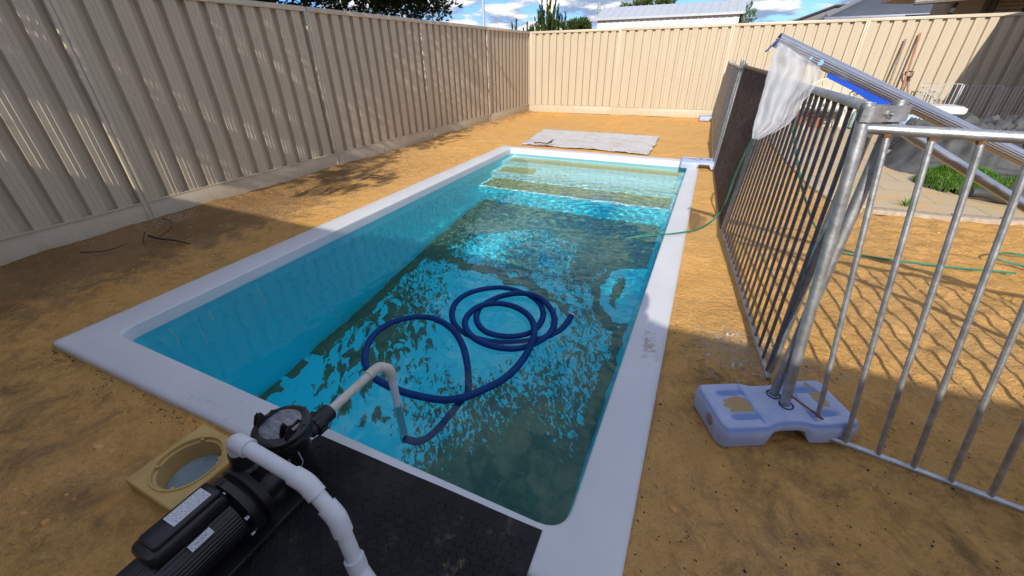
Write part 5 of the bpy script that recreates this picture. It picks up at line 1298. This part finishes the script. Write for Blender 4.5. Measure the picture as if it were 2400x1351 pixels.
# a second lower roof plane running back on the left, with a dark barge
mb = MB(); bx0 = gy(1858, 51, 26); bx1 = gy(1958, 14, 26)
mb.add([(bx0.x, 26, bx0.z), (bx0.x + 7, 26, bx0.z), (bx0.x + 7, 28.5, bx1.z), (bx1.x + .3, 28.5, bx1.z + .1)], [(0, 1, 2, 3)]); mb.add([(bx0.x, 26, bx0.z - .02), (bx1.x, 26, bx1.z), (bx1.x + 4.5, 26, bx1.z), (bx1.x + 4.5, 26, bx0.z - .02)], [(0, 1, 2, 3)])
mb.build('rear_roof', simple('brown grey gable', (.17, .17, .18), .6), gh_, smooth=False)
mb = MB(); mb.tube([bx0 + Vector((0, -.05, 0)), bx1 + Vector((0, -.05, 0)), bx1 + Vector((1.2, -.05, .0))], .055, 6); mb.build('barge_board', simple('dark brown barge', (.05, .045, .045), .6), gh_)
# neighbour at the right: wall, blind, eave
nb_ = thing('neighbour_house', 'neighbouring brown house with a roller blind and wide eave at top right', 'house', (7, 15, 0))
NY_ = 15.0; x0 = gy(2296, 30, NY_).x; x1 = x0 + 5
NBW = simple('brown grey render', (.17, .15, .12), .8, 0, .1); mb = MB(); mb.box(((x0 + x1) / 2, NY_ + 1.6, 1.7), (x1 - x0, 3.2, 3.4)); mb.build('wall', NBW, nb_, smooth=False)
bl0 = gy(2328, 30, NY_ - .03).x; bl1 = gy(2392, 30, NY_ - .03).x
mb = MB()
for i in range(16): mb.box(((bl0 + bl1) / 2, NY_ - .03, 1.55 + i * .075), (bl1 - bl0, .03, .066), bev=.008)
mb.build('roller_blind', simple('olive grey blind', (.27, .25, .19), .6), nb_)
mb = MB(); mb.box((bl0 - .07, NY_ - .03, 2.0), (.10, .06, 1.5)); mb.box((bl1 + .07, NY_ - .03, 2.0), (.10, .06, 1.5)); mb.box(((bl0 + bl1) / 2, NY_ - .03, 2.80), (bl1 - bl0 + .24, .06, .10)); mb.build('window_frame', simple('bronze frame', (.07, .06, .05), .5), nb_, smooth=False)
ev = gy(2140, 2, NY_ - .7); mb = MB(); mb.box((ev.x + 3.6, NY_ + .6, ev.z + .02), (7.2, 3.0, .10), rot=Matrix.Rotation(R(3), 3, 'Y')); mb.build('eave', simple('eave lining', (.26, .24, .21), .7), nb_, smooth=False)
mb = MB(); mb.tube([gy(2143, 6, NY_ - .95), gy(2143, 6, NY_ - .95) + Vector((7, 0, .28))], .06, 8); mb.build('fascia_gutter', simple('grey brown gutter', (.20, .18, .16), .5), nb_)
mb = MB(); a_, b_ = gy(2228, 4, NY_ - .4), gy(2212, 42, NY_ - .4); mb.box((a_ + b_) / 2 + Vector((0, 0, -.35)), (.07, .07, 1.0), rot=Matrix.Rotation(R(14), 3, 'Y')); mb.build('post', simple('black post', (.02, .02, .025), .5), nb_, smooth=False)
# poles, sign, pylon
mb = MB(); p = gy(1134, 50, 22); mb.tube([(p.x, 22, 0), (p.x, 22, 9)], [.075, .05], 14); tag(mb.build('lamp_pole', simple('pale grey pole', (.45, .50, .56), .4, .3), origin=(p.x, 22, 0)), 'slender grey street lamp pole beyond the left fence', 'street lamp')
sg = thing('road_sign', 'white back of a diamond road sign on a yellow post', 'road sign', (gy(1290, 5, 19).x, 19, 0)); c_ = gy(1289, -6, 19)
mb = MB(); hw = (gy(1321, 3, 19).x - gy(1258, 3, 19).x) / 2 * 1.08
pts = []
for k, an in enumerate((0, 90, 180, 270)):
    for t_ in (-18, 18): pts.append(Vector((c_.x + math.cos(R(an + t_)) * hw * (.95), 19, c_.z + math.sin(R(an + t_)) * hw * .95)))
V = [p for p in pts] + [p + Vector((0, .01, 0)) for p in pts]
pts2 = []
for an in (0, 90, 180, 270):
    d_ = Vector((math.cos(R(an)), 0, math.sin(R(an)))); e_ = Vector((-d_.z, 0, d_.x))
    pts2 += [Vector((c_.x, 19, c_.z)) + d_ * hw * .90 - e_ * hw * .09, Vector((c_.x, 19, c_.z)) + d_ * hw * .97, Vector((c_.x, 19, c_.z)) + d_ * hw * .90 + e_ * hw * .09]
m_ = len(pts2); mb.add(pts2 + [p + Vector((0, .01, 0)) for p in pts2], [tuple(range(m_)), tuple(range(2 * m_ - 1, m_ - 1, -1))] + [((i + 1) % m_, i, m_ + i, m_ + (i + 1) % m_) for i in range(m_)]); mb.build('sign_plate', simple('white sign metal', (.80, .83, .86), .4), sg, smooth=False)
mb = MB(); mb.box((c_.x + .03, 18.95, (c_.z + hw) / 2), (.085, .06, c_.z + hw)); mb.build('sign_post', simple('yellow post', (.75, .42, .02), .5), sg, smooth=False)
py = thing('power_pylon', 'faint lattice power pylon far behind the white shed', 'pylon', (gy(1405, 30, 160).x, 160, 0)); p = gy(1405, 3, 160); w_ = 1.9; STL = simple('pylon steel', (.40, .46, .54), .6, .2); mb = MB(); bx = p.x
for sx_ in (-1, 1):
    for sy_ in (-1, 1): mb.tube([(bx + sx_ * w_, 160 + sy_ * w_, 0), (bx + sx_ * .9, 160 + sy_ * .9, p.z * .75), (bx, 160, p.z)], .10, 4)
for k in range(14):
    z = p.z * k / 15; z2 = p.z * (k + 1) / 15; wa = lerp(w_, .9, min(1, z / (p.z * .75))); wb = lerp(w_, .9, min(1, z2 / (p.z * .75)))
    mb.tube([(bx - wa, 160 - wa, z), (bx + wb, 160 - wb, z2)], .06, 4); mb.tube([(bx + wa, 160 - wa, z), (bx - wb, 160 - wb, z2)], .06, 4)
for z in (.72, .86): mb.tube([(bx - 3.2, 160, p.z * z), (bx + 3.2, 160, p.z * z)], .09, 4)
mb.build('lattice', STL, py, smooth=False)

# ------------------------------------------------------------------ own house behind the camera: its eave casts the big shade
WALLH = simple('cream brick wall', (.42, .36, .28), .85, 0, .1, 6, .3); TIN = simple('grey house roof', (.16, .17, .19), .5, .1)
hs_ = thing('house', 'single storey house behind the viewer whose eave shades the near yard', 'house', (0, -4, 0))
ez = 2.40
def eave_y(x): return -1.93 if x > .25 else lerp(-1.93, -1.62, sstep(.3, -.6, x))
mb = MB(); 
V = [(-9, -1.50, ez), (-.55, -1.62, ez), (.3, -1.96, ez), (5.5, -2.00, ez), (5.5, -7, ez + 1.9), (-9, -7, ez + 1.9)]
mb.add(V + [(a_, b_, c - .10) for a_, b_, c in V], [(0, 1, 2, 3, 4, 5), (11, 10, 9, 8, 7, 6)] + [((i + 1) % 6, i, 6 + i, 6 + (i + 1) % 6) for i in range(6)]); mb.build('roof', TIN, hs_, smooth=False)
mb = MB(); mb.box((-1.7, -4.6, 1.15), (13.0, 4.0, 2.3)); mb.build('wall', WALLH, hs_, smooth=False)
# wing on the right, outside the frame, shading the far right corner
wg = thing('house_wing', 'side wing of the house shading the far right end of the yard', 'house', (6, 8, 0))
ex = [(4.62, 10.85), (4.40, 4.6)]; mb = MB(); V = [(ex[0][0], ex[0][1], 2.6), (ex[1][0], ex[1][1], 2.6), (9, 4.0, 3.6), (9, 10.9, 3.6)]
mb.add(V + [(a_, b_, c - .10) for a_, b_, c in V], [(0, 1, 2, 3), (7, 6, 5, 4)] + [((i + 1) % 4, i, 4 + i, 4 + (i + 1) % 4) for i in range(4)]); mb.build('roof', TIN, wg, smooth=False)
mb = MB(); V = [(5.7, 10.6), (5.7, 7.0), (9, 7.0), (9, 10.6)]; mb.add([(a_, b_, 0) for a_, b_ in V] + [(a_, b_, 2.6) for a_, b_ in V], [(0, 1, 5, 4), (1, 2, 6, 5), (2, 3, 7, 6), (3, 0, 4, 7)]); mb.build('wall', WALLH, wg, smooth=False)

# ------------------------------------------------------------------ the person taking the picture (only the head's shadow is seen, on the coping)
def person():
    root = thing('person', 'person in dark clothes whose round head shadow falls on the right pool edge', 'person', (-.02, -.50, 0))
    J = {'pel': (0, 0, .95), 'bel': (0, 0, 1.08), 'che': (0, .0, 1.30), 'nec': (0, .01, 1.46), 'hea': (0, .03, 1.56), 'top': (0, .04, 1.67),
         'shl': (-.17, 0, 1.40), 'ell': (-.22, .12, 1.20), 'wrl': (-.10, .33, 1.28), 'hal': (-.07, .37, 1.32), 'shr': (.17, 0, 1.40), 'elr': (.22, .12, 1.20), 'wrr': (.10, .33, 1.28), 'har': (.07, .37, 1.32),
         'hpl': (-.09, 0, .90), 'knl': (-.11, .02, .50), 'anl': (-.12, -.02, .09), 'tol': (-.13, .14, .03), 'hpr': (.09, 0, .90), 'knr': (.11, .02, .50), 'anr': (.12, -.02, .09), 'tor': (.13, .14, .03)}
    rad = dict(pel=.15, bel=.13, che=.15, nec=.055, hea=.085, top=.075, shl=.065, ell=.045, wrl=.03, hal=.035, shr=.065, elr=.045, wrr=.03, har=.035, hpl=.09, knl=.06, anl=.042, tol=.035, hpr=.09, knr=.06, anr=.042, tor=.035)
    E_ = [('pel', 'bel'), ('bel', 'che'), ('che', 'nec'), ('nec', 'hea'), ('hea', 'top'), ('che', 'shl'), ('shl', 'ell'), ('ell', 'wrl'), ('wrl', 'hal'), ('che', 'shr'), ('shr', 'elr'), ('elr', 'wrr'), ('wrr', 'har'), ('pel', 'hpl'), ('hpl', 'knl'), ('knl', 'anl'), ('anl', 'tol'), ('pel', 'hpr'), ('hpr', 'knr'), ('knr', 'anr'), ('anr', 'tor')]
    ks = list(J)
    for s_ in (-1, 1):
        for f in range(5):
            b = 'har' if s_ > 0 else 'hal'; n0, n1_ = 'f%d%d' % (f, s_), 'g%d%d' % (f, s_); o = Vector(J[b])
            J[n0] = tuple(o + Vector((-s_ * .022, .018 + .004 * f, .035 - .018 * f))); J[n1_] = tuple(Vector(J[n0]) + Vector((-s_ * .028, .010, .004 * (2 - f)))); rad[n0] = .009; rad[n1_] = .008; E_ += [(b, n0), (n0, n1_)]
    ks = list(J); me = bpy.data.meshes.new('body'); me.from_pydata([J[k] for k in ks], [(ks.index(a_), ks.index(b_)) for a_, b_ in E_], [])
    o = bpy.data.objects.new('body', me); col.objects.link(o); me.materials.append(simple('dark clothing', (.05, .06, .09), .9)); o.parent = root
    m = o.modifiers.new('skin', 'SKIN'); me.skin_vertices or None
    if not me.skin_vertices:
        bpy.context.view_layer.objects.active = o
    for i, k in enumerate(ks):
        me.skin_vertices[0].data[i].radius = (rad[k], rad[k] * (1.15 if k in ('hea', 'top') else .8 if k in ('che', 'bel', 'pel') else 1))
    me.skin_vertices[0].data[0].use_root = True
    sb = o.modifiers.new('sub', 'SUBSURF'); sb.levels = 2; sb.render_levels = 2
    mb = MB(); mb.lathe([(.02, -.02), (.088, .0), (.104, .05), (.098, .10), (.06, .135), (.01, .145)], (0, .03, 1.595), n=20); h = mb.build('hair', simple('dark hair', (.03, .02, .015), .9)); h.parent = root
    ph = bpy.data.objects.new; mb = MB(); mb.box((0, .385, 1.34), (.16, .009, .076), bev=.003); p = mb.build('phone', BLACKP); p.location = (-.02, -.50, 0); tag(p, 'black phone held up in both hands by the person', 'phone')
person()
# ------------------------------------------------------------------ caustics flags
water.cycles.is_caustics_caster = True
for o in CAUST: o.cycles.is_caustics_receiver = True
